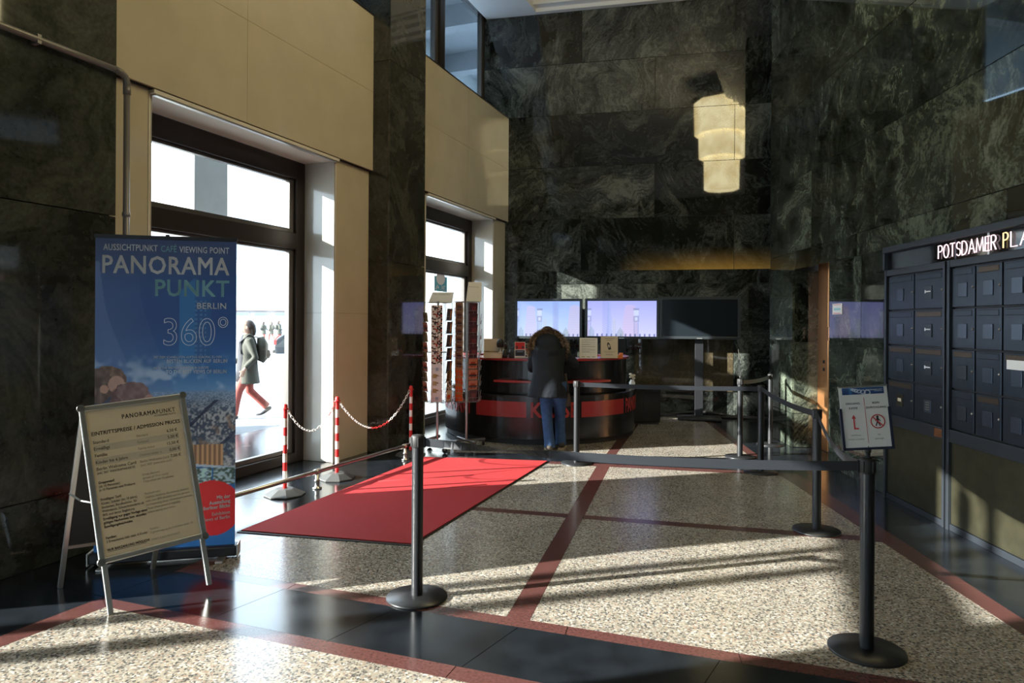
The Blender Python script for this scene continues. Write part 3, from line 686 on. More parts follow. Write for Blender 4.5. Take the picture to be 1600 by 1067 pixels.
# ------------------------------------------------------------------ red and white chain posts
CP = []
t0 = None
for px, lab in (((445, 773), 'red and white striped chain post at the free end of the chain, nearest the banner'), ((526.5, 747.5), 'middle red and white striped chain post on a grey rubber foot'), ((641.5, 711), 'red and white striped chain post by the dark stone pier, farthest from the banner')):
    if t0 is None:
        t = t0 = thing('chain_post', (0, 0, 0), lab, 'chain post')
        MB().lathe([(.19, 0), (.19, .012), (.10, .055), (.08, .062), (.03, .064)], n=8, a0=PI/8, a1=2*PI+PI/8, smooth=False).build('base', M('rubber_grey'), t, bevel=.004)
        n = 9; z0, z1 = .06, .80; h = (z1-z0)/n
        for i in range(n):
            MB().lathe([(.0195, z0+i*h), (.0195, z0+(i+1)*h)], n=16, cap=False).build('stripe', M('red_plastic' if i % 2 == 0 else 'white_plastic'), t)
        MB().lathe([(.0195, .80), (.034, .802), (.034, .808), (.022, .812), (.022, .838), (.015, .85), (0, .853)], n=16, cap=False).build('cap', M('red_plastic'), t)
    else: t = copy_tree(t0)
    g = gpt(*px); t.location = g; t['label'] = lab; t['group'] = 'chain posts'; CP.append(g)
def chain(A, B, lab, sag, cols, n):
    A = A+Vector((0, 0, .795)); B = B+Vector((0, 0, .795)); d = (B-A).normalized(); A += d*.03; B -= d*.03
    t = thing('plastic_chain', (A+B)/2-Vector((0, 0, sag)), lab, 'chain', 'chains between the striped posts')
    P = []
    for i in range(401):
        q = i/400; p = A.lerp(B, q); p.z -= sag*4*q*(1-q); P.append(p)
    ln = [0]
    for i in range(400): ln.append(ln[-1]+(P[i+1]-P[i]).length)
    mw = {}
    for k in ('white_plastic', 'red_plastic'):
        mw[k] = MB().torus(.011, .0032, Matrix.Identity(4), n=12, m=5, sx=1.95).build('link', M(k), mesh_only=True)
    for i in range(n):
        s = (i+.5)/n*ln[-1]; j = max(1, next(k for k in range(401) if ln[k] >= s)); p = P[j]; tg = (P[min(400, j+2)]-P[max(0, j-2)]).normalized()
        o = piece('link', mw[cols(i/n)], t); sd_ = tg.cross(Vector((0, 0, 1))).normalized(); up = sd_.cross(tg)
        Rm = Matrix((tg, sd_, up)).transposed().to_4x4() @ Matrix.Rotation(PI/2*(i % 2)+.5, 4, 'X')
        o.matrix_local = Matrix.Translation(p-t.location) @ Rm
chain(CP[0], CP[1], 'white plastic chain hanging between the first two striped posts', .245, lambda q: 'white_plastic' if q < .8 else 'red_plastic', 22)
chain(CP[1], CP[2], 'white plastic chain with a red middle, hung to the post by the dark pier', .36, lambda q: 'red_plastic' if .42 < q < .63 else 'white_plastic', 40)

# ------------------------------------------------------------------ low rail along the glazing
RA, RB = Vector((-2.62, 5.12, .165)), Vector((-.93, 8.95, .165))
t = thing('floor_rail', ((RA+RB)/2).xy.to_3d(), 'low steel tube rail on short feet along the windows beside the red carpet', 'rail')
MB().tube([RA, RA.lerp(RB, .5), RB], .021, 12).build('tube', M('steel'), t, world=True)
for px in ((456, 763), (610, 718.4), (340, 812)):
    g = gpt(*px); q = (g.y-RA.y)/(RB.y-RA.y); c = RA.lerp(RB, q); R = Matrix.Translation((c.x, c.y, 0))
    MB().lathe([(.045, 0), (.045, .012), (.022, .018), (.022, .07), (.027, .073), (.027, .085), (.019, .09), (.019, .15)], n=18, M=R).build('foot', M('steel'), t, world=True)
    dd = (RB-RA).normalized()
    MB().loft([(c-dd*.035, .027, .027), (c+dd*.035, .027, .027)], 14).build('sleeve', M('steel'), t, world=True)

# ------------------------------------------------------------------ red carpet
cc = [gpt(370, 832), gpt(644, 854), gpt(858, 720.8), gpt(664, 714.4)]
ctr = sum(cc, Vector())/4
t = thing('red_carpet', ctr, 'long red entrance carpet with a black rubber edge, part in sun', 'carpet')
MB().prism([tuple(p[:2]) for p in cc], .0003, .006).build('rubber_edge', M('rubber'), t, world=True)
ins = [p+(ctr-p).normalized()*.035 for p in cc]
MB().prism([tuple(p[:2]) for p in ins], .006, .013).build('pile', M('carpet'), t, world=True)
# wrinkles lying across the carpet
for pts, r in (([(560, 771), (660, 765), (760, 757)], .004), ([(590, 752), (640, 749), (740, 742)], .003)):
    q = [G(u, v, .012) for u, v in pts]; MB().loft([(a, .02, r) for a in q], 8).build('wrinkle', M('carpet'), t, world=True)

# ------------------------------------------------------------------ roll-up banner
bL, bR = Vector((-2.76, 4.60, 0)), Vector((-1.905, 4.80, 0))
bx_ = (bR-bL).normalized(); bn = Vector((bx_.y, -bx_.x, 0)); W_, Hb = (bR-bL).length, 2.115
t = thing('roll_up_banner', (bL+bR)/2, 'tall blue roll-up banner advertising a viewing platform, beside the glazed doors', 'banner')
BM = Matrix((bx_, Vector((0, 0, 1)), bn)).transposed().to_4x4(); BM.translation = bL
MB().box(-.02, W_+.02, .015, .085, -.06, .05, M=BM).build('base_case', M('black_metal'), t, world=True, bevel=.012)
for x in (-.028, W_+.018): MB().box(x, x+.01, .01, .095, -.065, .055, M=BM).build('end_cap', M('alu'), t, world=True, bevel=.004)
for x in (.08, W_-.08): MB().box(x-.025, x+.025, 0, .014, -.10, .14, M=BM).build('foot', M('alu'), t, world=True, bevel=.004)
MB().box(-.005, W_+.005, Hb+.055, Hb+.08, -.012, .008, M=BM).box(W_/2-.012, W_/2+.012, Hb+.075, Hb+.09, -.012, .008, M=BM).build('top_rail', M('black_metal'), t, world=True, bevel=.003)
MB().cyl(.010, .05, Hb+.07, (W_/2, -.02), 10, M=BM @ Matrix(((1, 0, 0, 0), (0, 0, 1, 0), (0, 1, 0, 0), (0, 0, 0, 1)))).build('support_pole', M('alu'), t, world=True)
# its print: sky, tower, clouds, city, two people looking out
R_, C_ = 420, 172
yy, xx = np.mgrid[0:R_, 0:C_]; fx = xx/(C_-1); fy = yy/(R_-1)     # fy 0 top .. 1 bottom
def nz(a, b, seed=0):
    g = np.random.RandomState(seed).rand(b, a); yi = np.linspace(0, b-1.001, R_); xi = np.linspace(0, a-1.001, C_)
    y0 = yi.astype(int); x0 = xi.astype(int); ty = (yi-y0)[:, None]; tx = (xi-x0)[None]
    return (g[y0][:, x0]*(1-ty)*(1-tx)+g[y0][:, x0+1]*(1-ty)*tx+g[y0+1][:, x0]*ty*(1-tx)+g[y0+1][:, x0+1]*ty*tx)
def mixc(a, b, m): return a*(1-m[..., None])+b*m[..., None]
def ss(a, b, x): q = np.clip((x-a)/(b-a), 0, 1); return q*q*(3-2*q)
img = mixc(np.array([52., 66, 104]), np.array([30., 66, 124]), ss(0, .2, fy)); img = mixc(img, np.array([44., 98, 158]), ss(.25, .45, fy)); img = mixc(img, np.array([120., 160, 200]), ss(.40, .535, fy))
swoop = fx-(.02+.10*ss(0, .45, fy)+.30*ss(.2, .6, fy)*.7)
img = mixc(img, np.array([112., 126, 170]), (swoop < 0)*.5*(fy > .08)); img = mixc(img, np.array([88., 104, 150]), ((swoop > 0) & (swoop < .26))*.38*ss(.05, .2, fy)*(1-ss(.0, .26, swoop)*.4))
tw = (fy > .125+.10*np.abs(fx-.70)/.14*.6) & (np.abs(fx-.70) < .115) & (fy < .40)
img = mixc(img, np.where((fx < .70)[..., None], np.array([46., 120, 176]), np.array([36., 84, 138])), tw*.62)
win = tw & (fx > .70) & (fx < .78) & ((yy // 3) % 2 == 0) & ((xx // 3) % 2 == 0) & (fy > .2); img = mixc(img, np.array([96., 140, 180]), win*.5)
cl = ss(.52, .8, nz(9, 26, 3)*.6+nz(30, 70, 4)*.4)*ss(.36, .43, fy)*(1-ss(.47, .50, fy)); img = mixc(img, np.array([196., 206, 220]), cl*.75)
city = ss(.485, .50, fy); dep = np.clip((fy-.485)/.3, 0, 1)
cn = np.where(dep < .2, nz(150, 420, 5), np.where(dep < .5, nz(90, 200, 6), nz(48, 120, 7)*.6+nz(120, 300, 17)*.4))
cc_ = mixc(np.array([78., 90, 112]), np.array([188., 190, 194]), ss(.32, .75, cn)); cc_ = mixc(cc_, np.array([150., 120, 104]), ss(.72, .9, nz(24, 60, 8))*.7); cc_ = mixc(cc_, np.array([128., 158, 196]), (1-ss(0, .3, dep))*.7)
st = np.abs(((fx*1.1+fy*2.6) % .42)-.2) < .018; cc_ = mixc(cc_, np.array([44., 54, 82]), st*(dep > .12)*.8)
img = mixc(img, cc_, city)
bl = (np.abs(fx-.80) < .11) & (fy > .665) & (fy < .735); img = np.where(bl[..., None], np.where(((xx // 3) % 2 == 0)[..., None], [150., 112, 88], [206., 168, 130]), img)
low = ss(0, 1, (fy-(.70+.045*fx))*600); img = mixc(img, np.array([44., 110, 178]), low); img = mixc(img, np.array([190., 210, 235]), ((fy > .695+.045*fx) & (fy < .703+.045*fx))*.9)
for k, c in ((0, (120, 150, 90)), (1, (150, 180, 205)), (2, (140, 160, 170))):
    b = (fy > .742+.012*k*0) & (fy < .795) & (fx > .50+k*.17) & (fx < .655+k*.17); tex = nz(60, 200, 20+k); img = np.where(b[..., None], mixc(np.array([70., 95, 90]), np.array([float(q) for q in c])*1.25, ss(.3, .7, tex)), img)
disc = (((fx-.83)*W_)**2+((fy-.872)*Hb)**2) < .19**2; img = np.where(disc[..., None], [216., 40, 48], img)
def ell(cx, cy, rx, ry, c, seed=None, v=25.):
    global img
    m = ((fx-cx)/rx)**2+((fy-cy)/ry)**2 < 1+(0 if seed is None else (nz(40, 120, seed)-.5)*.35); cc2 = np.array(c, float)+((nz(50, 90, (seed or 9)+40)-.5)*v)[..., None]
    img = np.where(m[..., None], cc2, img)
ell(.06, .53, .22, .045, (54, 58, 78)); ell(.085, .455, .135, .046, (108, 78, 58), 32, 60); ell(.03, .47, .10, .055, (92, 66, 52), 33, 60)      # the man: hair, then his face in profile
ell(.150, .468, .058, .028, (184, 142, 122), None, 10); ell(.205, .467, .018, .0065, (188, 146, 126), None, 8); ell(.165, .491, .05, .012, (160, 112, 94), None, 14); ell(.065, .482, .030, .013, (186, 138, 116), None, 8)
ell(.245, .512, .135, .050, (104, 70, 66), 35, 30); ell(.265, .495, .115, .036, (126, 94, 88), 38, 40); ell(.375, .522, .035, .022, (184, 136, 124), None, 10)
canvas('printed_sheet', np.clip(img*1.13+4, 0, 255), W_, Hb, BM @ Matrix.Translation((0, .07, .0)), M('print'), t, world=True)
MB().box(0, W_, .07, .07+Hb, -.004, -.001, M=BM).build('sheet_back', M('paper'), t, world=True)
def BT(x, y): return BM @ Matrix.Translation((x*W_, .07+Hb*(1-y), .0012))     # x,y as fractions from the top left
wt, tl, ol, thin_ = MB(), MB(), MB(), MB()
BF = BM @ Matrix.Translation((0, .07, .0012))
def bt(m, s, x0, x1, y, cap, bold): m.fit(s, x0*W_, x1*W_, Hb*(1-y), cap, BF, bold)
bt(wt, 'AUSSICHTPUNKT', .055, .43, .0445, .041, .010); bt(tl, 'CAFÉ', .455, .565, .0455, .041, .006); bt(wt, 'VIEWING POINT', .585, .945, .0465, .041, .010)
bt(wt, 'PANORAMA', .05, .945, .116, .116, .012); bt(tl, 'PUNKT', .417, .945, .186, .108, .014); bt(wt, 'BERLIN', .715, .925, .226, .040, .012)
bt(wt, 'MIT DEM SCHNELLSTEN AUFZUG EUROPAS ZU DEN', .41, .895, .386, .0165, .006); bt(wt, 'BESTEN BLICKEN AUF BERLIN', .50, .935, .401, .0245, .010)
bt(wt, 'WITH THE FASTEST ELEVATOR IN EUROPE', .405, .80, .420, .0165, .006); bt(wt, 'TO THE BEST VIEWS OF BERLIN', .495, .93, .435, .0245, .010)
for s, x, y, b in (('Mit der', .965, .840, .02), ('Ausstellung', .965, .855, .02), ('Berliner Blicke', .965, .870, .02), ('Exhibition', .965, .892, .004), ('Views of Berlin', .965, .907, .004)):
    wt.text(s, .034, BT(x, y) @ Matrix.Rotation(.10, 4, 'Z'), bold=b, sx=.86, align='RIGHT')
wt.build('white_lettering', M('ink_white'), t, world=True)['kind'] = 'stuff'; tl.build('teal_lettering', M('ink_teal'), t, world=True)['kind'] = 'stuff'
def outline_text(s, size, M0, w, sx, align='RIGHT', spacing=1.0):    # letters drawn as a thin line only
    cu = bpy.data.curves.new('t', 'FONT'); cu.body = s; cu.size = size; cu.align_x = align; cu.fill_mode = 'NONE'; cu.resolution_u = 6; cu.space_character = spacing
    ob = bpy.data.objects.new('t', cu); me = bpy.data.meshes.new_from_object(ob); m = MB()
    for e in me.edges:
        a, b = [me.vertices[i].co for i in e.vertices]; a = Vector((a.x*sx, a.y, 0)); b = Vector((b.x*sx, b.y, 0)); d = b-a
        if d.length < 1e-6: continue
        n = Vector((-d.y, d.x, 0)).normalized()*w/2; m.add([M0 @ q for q in (a+n, a-n, b-n, b+n)], [(0, 1, 2, 3)])
    bpy.data.objects.remove(ob); bpy.data.curves.remove(cu); bpy.data.meshes.remove(me); return m
outline_text('360°', .262, BT(.955, .343), .0035, .86, spacing=1.02).build('outline_lettering', M('ink_white'), t, world=True)['kind'] = 'stuff'

# ------------------------------------------------------------------ A-frame price board
fl, fr_, rl, rr_ = gpt(169, 962), gpt(333, 925), gpt(90, 920), gpt(243, 888)
tl_, tr_ = Vector((-2.49, 4.01, 1.118)), Vector((-2.055, 4.35, 1.118))
t = thing('price_board', (fl+fr_+rl+rr_)/4, 'aluminium A-frame board with the admission price sheet, in front of the banner', 'signboard')
def frame_panel(a, b, c, d, front):       # a,b feet left/right; c,d top left/right
    X = (b-a).normalized(); Zu = ((c+d)/2-(a+b)/2); Lz = Zu.length; Zu.normalize(); X = (X-Zu*X.dot(Zu)).normalized(); Nn = X.cross(Zu)
    Q = Matrix((X, Zu, Nn)).transposed().to_4x4(); Q.translation = a; return Q, (b-a).length, Lz
Qf, wf_, lf = frame_panel(fl, fr_, tl_, tr_, True); Qr, wr_, lr = frame_panel(rl, rr_, tl_, tr_, False)
for Q, w__, l in ((Qf, wf_, lf), (Qr, wr_, lr)):
    for x in (0, w__-.028): MB().box(x, x+.028, .0, l, -.024, .002, M=Q).build('leg', M('alu'), t, world=True, bevel=.004)
MB().box(.028, wr_-.028, .28, lr-.04, -.012, -.006, M=Qr).build('rear_panel', M('black_matte'), t, world=True)
for y in (.26, lr-.04): MB().box(.028, wr_-.028, y, y+.02, -.016, 0, M=Qr).build('rear_rail', M('alu'), t, world=True)
y0, y1, x0, x1 = .275, lf+.004, -.012, wf_+.012
for bxs, nm in (((x0, x0+.034, y0+.01, y1-.01), 'snap_rail'), ((x1-.034, x1, y0+.01, y1-.01), 'snap_rail'), ((x0+.01, x1-.01, y0, y0+.034), 'snap_rail'), ((x0+.01, x1-.01, y1-.034, y1), 'snap_rail')):
    MB().box(bxs[0], bxs[1], bxs[2], bxs[3], .002, .018, M=Qf).build(nm, M('alu'), t, world=True, bevel=.006)
for x in (x0+.012, x1-.012):
    for y in (y0+.012, y1-.012): MB().cyl(.021, .001, .021, (x, y), 16, M=Qf).build('corner_cap', M('steel'), t, world=True)
MB().box(x0+.02, x1-.02, y0+.02, y1-.02, .003, .006, M=Qf).build('price_sheet', M('paper_cream'), t, world=True)
for s in (0, 1):
    a = Qf @ Vector((s*wf_, .62, -.012)); b = Qr @ Vector((s*wr_, .62, -.012)); MB().tube([a, a.lerp(b, .5)-Vector((0, 0, .015)), b], .006, 8).build('stay', M('alu'), t, world=True)
sx0, sy0, sw, sh = x0+.034, y0+.034, x1-x0-.068, y1-y0-.068
def PT(x, y): return Qf @ Matrix.Translation((sx0+x*sw, sy0+(1-y)*sh, .0068))
dk, md, lt_ = MB(), MB(), MB(); bd = MB()
def bandr(y0_, y1_): bd.box(sx0+.03*sw, sx0+.93*sw, sy0+(1-y1_)*sh, sy0+(1-y0_)*sh, .006, .0064, M=Qf)
bandr(.243, .29); bandr(.335, .385)
dk.text('PANORAMA', .037, PT(.715, .085), bold=.012, sx=.80, align='RIGHT', spacing=1.2); md.text('PUNKT', .037, PT(.935, .085), bold=.008, sx=.80, align='RIGHT', spacing=1.2); md.text('POTSDAMER PLATZ', .015, PT(.935, .105), align='RIGHT', sx=.9)
dk.text('EINTRITTSPREISE / ADMISSION PRICES', .0315, PT(.025, .175), bold=.008, sx=.90)
for a, b, c, y in (('Standard', 'Standard', '6,50 €', .232), ('Ermäßigt', 'Reduced', '5,00 €', .278), ('Familie', 'Family ticket', '15,50 €', .325), ('Kinder bis 6 Jahre', 'Children under 6', '0,00 €', .372), ('Berlin Welcome Card', 'Berlin Welcome Card', '7,00 €', .418)):
    md.text(a, .026, PT(.03, y), bold=.004, sx=.88); lt_.text(b, .021, PT(.475, y), sx=.84); md.text(c, .026, PT(.925, y), align='RIGHT', bold=.006, sx=.88)
md.text('(inkl. 360° PANORAMAKARTE)', .020, PT(.03, .444), sx=.74); lt_.text('(incl. 360° panorama card)', .020, PT(.475, .444), sx=.8)
for s, y, b in (('Gruppentarif', .51, .011), ('(ab 10 Personen)', .535, .002), ('je 10 Personen eine Freikarte', .56, .002), ('Ermäßigter Tarif:', .625, .010), ('Kinder, Schüler (bis 18 Jahre),', .652, .002), ('Studenten, Berufsschüler, für', .678, .002), ('Wehrdienst, Schwerbehinderte ab', .704, .002), ('80% und deren Begleitung', .73, .002), ('Ermäßigung nur gegen Vorlage eines', .757, .011), ('gültigen Nachweises bzw. aktuellen', .783, .011), ('Bewilligungsbescheides.', .81, .011), ('Familien:', .885, .012), ('2 Erwachsene, inkl. max. 4 Kinder', .91, .004), ('NUR BARZAHLUNG MÖGLICH!', .965, .014)):
    (dk if b > .01 else md).text(s, .0205, PT(.03, y), bold=b, sx=.75)
for s, y in (('Group discount', .51), ('(groups of 10 or more)', .535), ('1 free ticket per 10 persons', .56), ('Reduced rate:', .645), ('children, students, the severely disabled', .672), ('with over 80% disability and the persons', .698), ('accompanying them. Unemployed persons', .724), ('Please show proof of eligibility', .75), ('before paying your ticket.', .776), ('Families:', .893), ('2 grown-ups up to 4 children under 18', .918), ('ONLY CASH PAYMENT!', .968)):
    lt_.text(s, .0185, PT(.475, y), sx=.80)
dk.box(sx0+.03*sw, sx0+.42*sw, sy0+.028*sh, sy0+.0305*sh, .006, .0067, M=Qf)
bd.build('grey_band', M('band_grey'), t, world=True)['kind'] = 'stuff'; dk.build('bold_lettering', M('ink'), t, world=True)['kind'] = 'stuff'; md.build('lettering', M('ink_soft'), t, world=True)['kind'] = 'stuff'; lt_.build('pale_lettering', M('ink_grey'), t, world=True)['kind'] = 'stuff'
# ------------------------------------------------------------------ ticket counter
CX, CY = .436, 10.70
t = thing('ticket_counter', (CX, CY, 0), 'round black ticket counter with red top, red shelf and a red lettered band', 'counter')
def arc(m, r0, r1, z0, z1, a0, a1, n=48, smooth=True):
    vs = []
    for i in range(n+1):
        a = a0+(a1-a0)*i/n
        for r, z in ((r0, z0), (r1, z0), (r1, z1), (r0, z1)): vs.append((r*math.cos(a), r*math.sin(a), z))
    fs = [(i*4+k, i*4+(k+1) % 4, (i+1)*4+(k+1) % 4, (i+1)*4+k) for i in range(n) for k in range(4)]+[(3, 2, 1, 0), tuple(n*4+k for k in range(4))]
    return m.add(vs, fs)
dg = math.radians
A0, A1 = dg(-205), dg(25)
arc(MB(), 1.36, 1.42, .0, .07, A0, A1, 72).build('plinth', M('black_matte'), t)
arc(MB(), 1.36, 1.446, .07, .66, A0, A1, 72).build('lower_body', M('counter_black'), t, bevel=.003)
arc(MB(), 1.22, 1.31, .60, 1.115, A0, A1, 72).build('upper_body', M('counter_black'), t)
arc(MB(), .95, 1.345, 1.115, 1.145, A0, A1, 72).build('counter_top', M('counter_red'), t, bevel=.004)
arc(MB(), 1.30, 1.50, .832, .860, dg(-117), dg(-52), 36).build('shelf', M('counter_red'), t, bevel=.004)
rb = 1.4475
def on_band(q, a_c): # text plane -> cylinder, a_c = angle of text origin
    a = a_c+q.x/rb; r = rb+max(0, q.z)
    return Vector((r*math.cos(a), r*math.sin(a), .365+q.y))
def ang_px(u):      # angle on the counter front whose pixel column is u
    best = min((abs((u-800)/FPX-(CX+rb*math.cos(a))/(CY+rb*math.sin(a))), a) for a in np.linspace(-PI+.18, -.22, 3000)); return best[1]
for ua, ub in ((745, 823), (909.5, 975)): arc(MB(), 1.444, 1.4495, .365, .575, ang_px(ua), ang_px(ub), 20).build('band_panel', M('counter_red'), t)
def word(s, a_start, a_end):
    m = MB().text(s, .288, None, bold=.022, ex=.003, fn=lambda q: q); xs = [v[0] for v in m.v]; x0, x1 = min(xs), max(xs)
    k = (a_end-a_start)*rb/(x1-x0); m.v = [on_band(Vector(((x-x0)*k, y, z)), a_start) for x, y, z in m.v]
    ys = [v[2] for v in m.v]; y0_, y1_ = min(ys), max(ys); m.v = [Vector((v.x, v.y, .365+(v.z-y0_)/(y1_-y0_)*.21)) for v in m.v]; return m
tag(word('KASSE', ang_px(830), ang_px(904)).build('band_lettering', M('letter_red'), t), kind='stuff')
a_p = ang_px(978); tag(word('PANORAMAPUNKT', a_p, a_p+.98).build('band_lettering', M('letter_red'), t), kind='stuff')
a_p = ang_px(738); tag(word('PANORAMAPUNKT', a_p-.98, a_p).build('band_lettering', M('letter_red'), t), kind='stuff')
CT = 1.145
def ctp(u, Y): d = ray(u, 540); return Vector((d.x*Y, Y, CT))
# things standing on the counter
def standee(u, Y, w_, h_, lab, name, cat, lean=8):
    p = ctp(u, Y); t = thing(name, p, lab, cat); Q = Matrix.Rotation(math.atan2(-p.x, p.y), 4, 'Z') @ Matrix.Rotation(dg(90-lean), 4, 'X') @ Matrix.Translation((-w_/2, 0, 0))
    return t, Q
def acrylic(t, Q, w_, h_):
    MB().box(-.004, w_+.004, .004, h_+.006, -.004, -.001, M=Q).build('acrylic_back', M('acrylic'), t)
    MB().box(-.004, w_+.004, .0, .004, -.07, .02, M=Q).build('acrylic_foot', M('acrylic'), t)
t, Q = standee(919.5, 9.52, .245, .288, '', 'counter_notice', 'sign'); tag(t, 'white price notice on the red counter top, the left of two beside the person', 'sign')
acrylic(t, Q, .245, .288); MB().box(0, .245, .005, .288, 0, .001, M=Q).build('paper_sheet', M('paper'), t)
m = MB()
for i, y in enumerate((.262, .252, .232, .225, .20, .193, .17, .163, .14, .125, .11, .095, .085)): m.box(.03, (.14 if i % 3 == 2 else .215), y, y+(.004 if i % 2 else .0025), .001, .0015, M=Q)
for x in (.03, .10, .17): m.box(x, x+.045, .02, .03, .001, .0015, M=Q)
tag(m.build('printed_lines', M('ink_grey'), t), kind='stuff')
t, Q = standee(952, 9.60, .235, .310, '', 'counter_notice', 'sign'); tag(t, 'cream notice with a black telephone picture, standing beside the price notice on the counter', 'sign')
acrylic(t, Q, .235, .310); MB().box(0, .235, .005, .310, 0, .001, M=Q).build('paper_sheet', M('paper_cream'), t)
m = MB(); 
for y, a, b, h in ((.275, .05, .185, .010), (.252, .075, .16, .008), (.095, .04, .2, .006), (.08, .06, .175, .005), (.048, .07, .165, .011)): m.box(a, b, y, y+h, .001, .0015, M=Q)
m.text('PANORAMAPUNKT', .012, Q @ Matrix.Translation((.22, .298, .0012)), align='RIGHT', sx=.8)
tag(m.build('printed_lines', M('ink_grey'), t), kind='stuff')
m = MB(); Q2 = Q @ Matrix.Translation((.115, .165, .001)) @ Matrix.Rotation(.28, 4, 'Z')
m.box(-.020, .020, -.042, .042, 0, .001, M=Q2).cyl(.012, 0, .0012, (0, .05), 12, M=Q2); m.build('telephone_picture', M('ink'), t)
MB().box(-.012, .012, -.01, .03, .001, .0016, M=Q2).build('telephone_screen', M('band_grey'), t)
p = ctp(968, 9.72); t = thing('orange_card_stack', p, 'small orange card stack at the right end of the red counter top', 'cards')
for i in range(4): MB().box(-.045+i*.002, .04+i*.002, -.03, .03, i*.012, i*.012+.010).build('card', M('orange_card'), t)
MB().box(.0, .045, -.028, .028, .048, .075).build('card', M('orange_card'), t)
# red magazine and the one next to it
def magazine(u, Y, w_, h_, lab, paint):
    p = ctp(u, Y); t = thing('leaflet_holder', p, lab, 'leaflet'); Q = Matrix.Rotation(math.atan2(-p.x, p.y), 4, 'Z') @ Matrix.Rotation(dg(80), 4, 'X') @ Matrix.Translation((-w_/2, 0, 0))
    acrylic(t, Q, w_, h_*.5); MB().box(0, w_, .004, h_, -.001, .006, M=Q).build('leaflet_stack', M('paper'), t)
    a = np.zeros((40, 30, 3)); paint(a); canvas('cover_print', a, w_-.008, h_-.012, Q @ Matrix.Translation((.004, .008, .0065)), M('print'), t)
def mg1(a):
    a[:] = (214, 205, 196); a[1:19, 1:29] = (196, 26, 34); a[10:18, 3:9] = (90, 30, 30); a[11:16, 20:27] = (60, 40, 60); a[21:36, 1:29] = (44, 52, 84); a[27:33, 4:24] = (20, 22, 34); a[24:26, 6:24] = (130, 140, 160)
def mg2(a):
    a[:] = (196, 198, 200); a[1:14, 2:28] = (52, 70, 66); a[14:20, 4:26] = (150, 60, 40); a[20:30, 6:22] = (90, 80, 60); a[33:38, 4:9] = (20, 20, 20); a[33:38, 14:19] = (20, 20, 20); a[22:28, 10:16] = (200, 150, 90)
magazine(812.5, 9.60, .145, .225, 'red and dark blue leaflet in a clear stand left of the person', mg1)
magazine(826, 9.62, .12, .20, 'pale leaflet in a clear stand partly hidden by the person', mg2)
# field glasses and the photo display box
p = ctp(794, 9.66); t = thing('field_glasses', p, 'small black field glasses standing on the counter beside the red leaflet', 'binoculars')
for x in (-.045, .045): MB().lathe([(.036, 0), (.037, .03), (.030, .045), (.030, .09), (.024, .095), (.024, .115), (.0, .116)], (x, 0, 0), 18).build('barrel', M('black_matte'), t)
MB().box(-.03, .03, -.012, .012, .045, .085).build('bridge', M('black_matte'), t, bevel=.004)
p = ctp(770, 9.60); t = thing('photo_display', p, 'cream display box with sepia photographs at the left end of the counter', 'display')
MB().box(-.125, .125, -.07, .07, 0, .075).build('box', M('paper_cream'), t, bevel=.003)
a = np.zeros((36, 40, 3)); g = np.random.RandomState(5); a[:] = (150, 118, 82)
for i in range(60): y, x = g.randint(0, 32), g.randint(0, 36); a[y:y+g.randint(2, 6), x:x+g.randint(2, 6)] = [(52, 36, 26), (196, 168, 130), (120, 82, 56), (84, 62, 46)][g.randint(4)]
canvas('photo_print', a, .20, .19, Matrix.Translation((-.125, .03, .075)) @ Matrix.Rotation(dg(84), 4, 'X'), M('print'), t)
MB().box(-.125, .075, .032, .04, .075, .262).build('photo_board', M('paper_cream'), t)
p = p+Vector((.105, -.02, 0)); t = thing('black_dome_lamp', p+Vector((0, 0, .076)), 'black rounded shade on a pale stem beside the photo display box', 'lamp')
MB().lathe([(.03, 0), (.03, .006), (.010, .01), (.010, .07)], n=14).build('stem', M('white_plastic'), t)
MB().lathe([(.045, .07), (.052, .10), (.052, .14), (.040, .172), (.015, .186), (0, .188)], n=20).build('shade', M('black_matte'), t)
# low cabinet with pale flowers behind the counter
p = Vector((2.13, 11.46, 0)); t = thing('back_cabinet', p, 'low black cabinet behind the right end of the counter', 'cabinet')
MB().box(-.28, .28, -.2, .2, .04, .58).build('body', M('counter_black'), t, bevel=.004); MB().box(-.26, .26, -.18, .18, 0, .04).build('plinth', M('black_matte'), t)
MB().box(-.29, .29, -.21, .21, .58, .60).build('top', M('black_matte'), t); MB().box(-.005, .005, -.205, -.2, .08, .55).build('door_gap', M('mail_dark'), t)
t = thing('flower_vase', (1.97, 11.36, .60), 'small vase of pale cream flowers on the cabinet behind the counter', 'vase')
MB().lathe([(.03, 0), (.045, .03), (.05, .07), (.03, .10), (.034, .115)], n=18).build('vase', M('white_plastic'), t)
for i in range(14):
    a = i*2.4; r = .02+.012*(i % 4); MB().sphere((r*math.cos(a), r*math.sin(a), .14+.016*(i % 5)), .022, .022, .018, 8, 6).build('flower', M('paper_cream'), t)

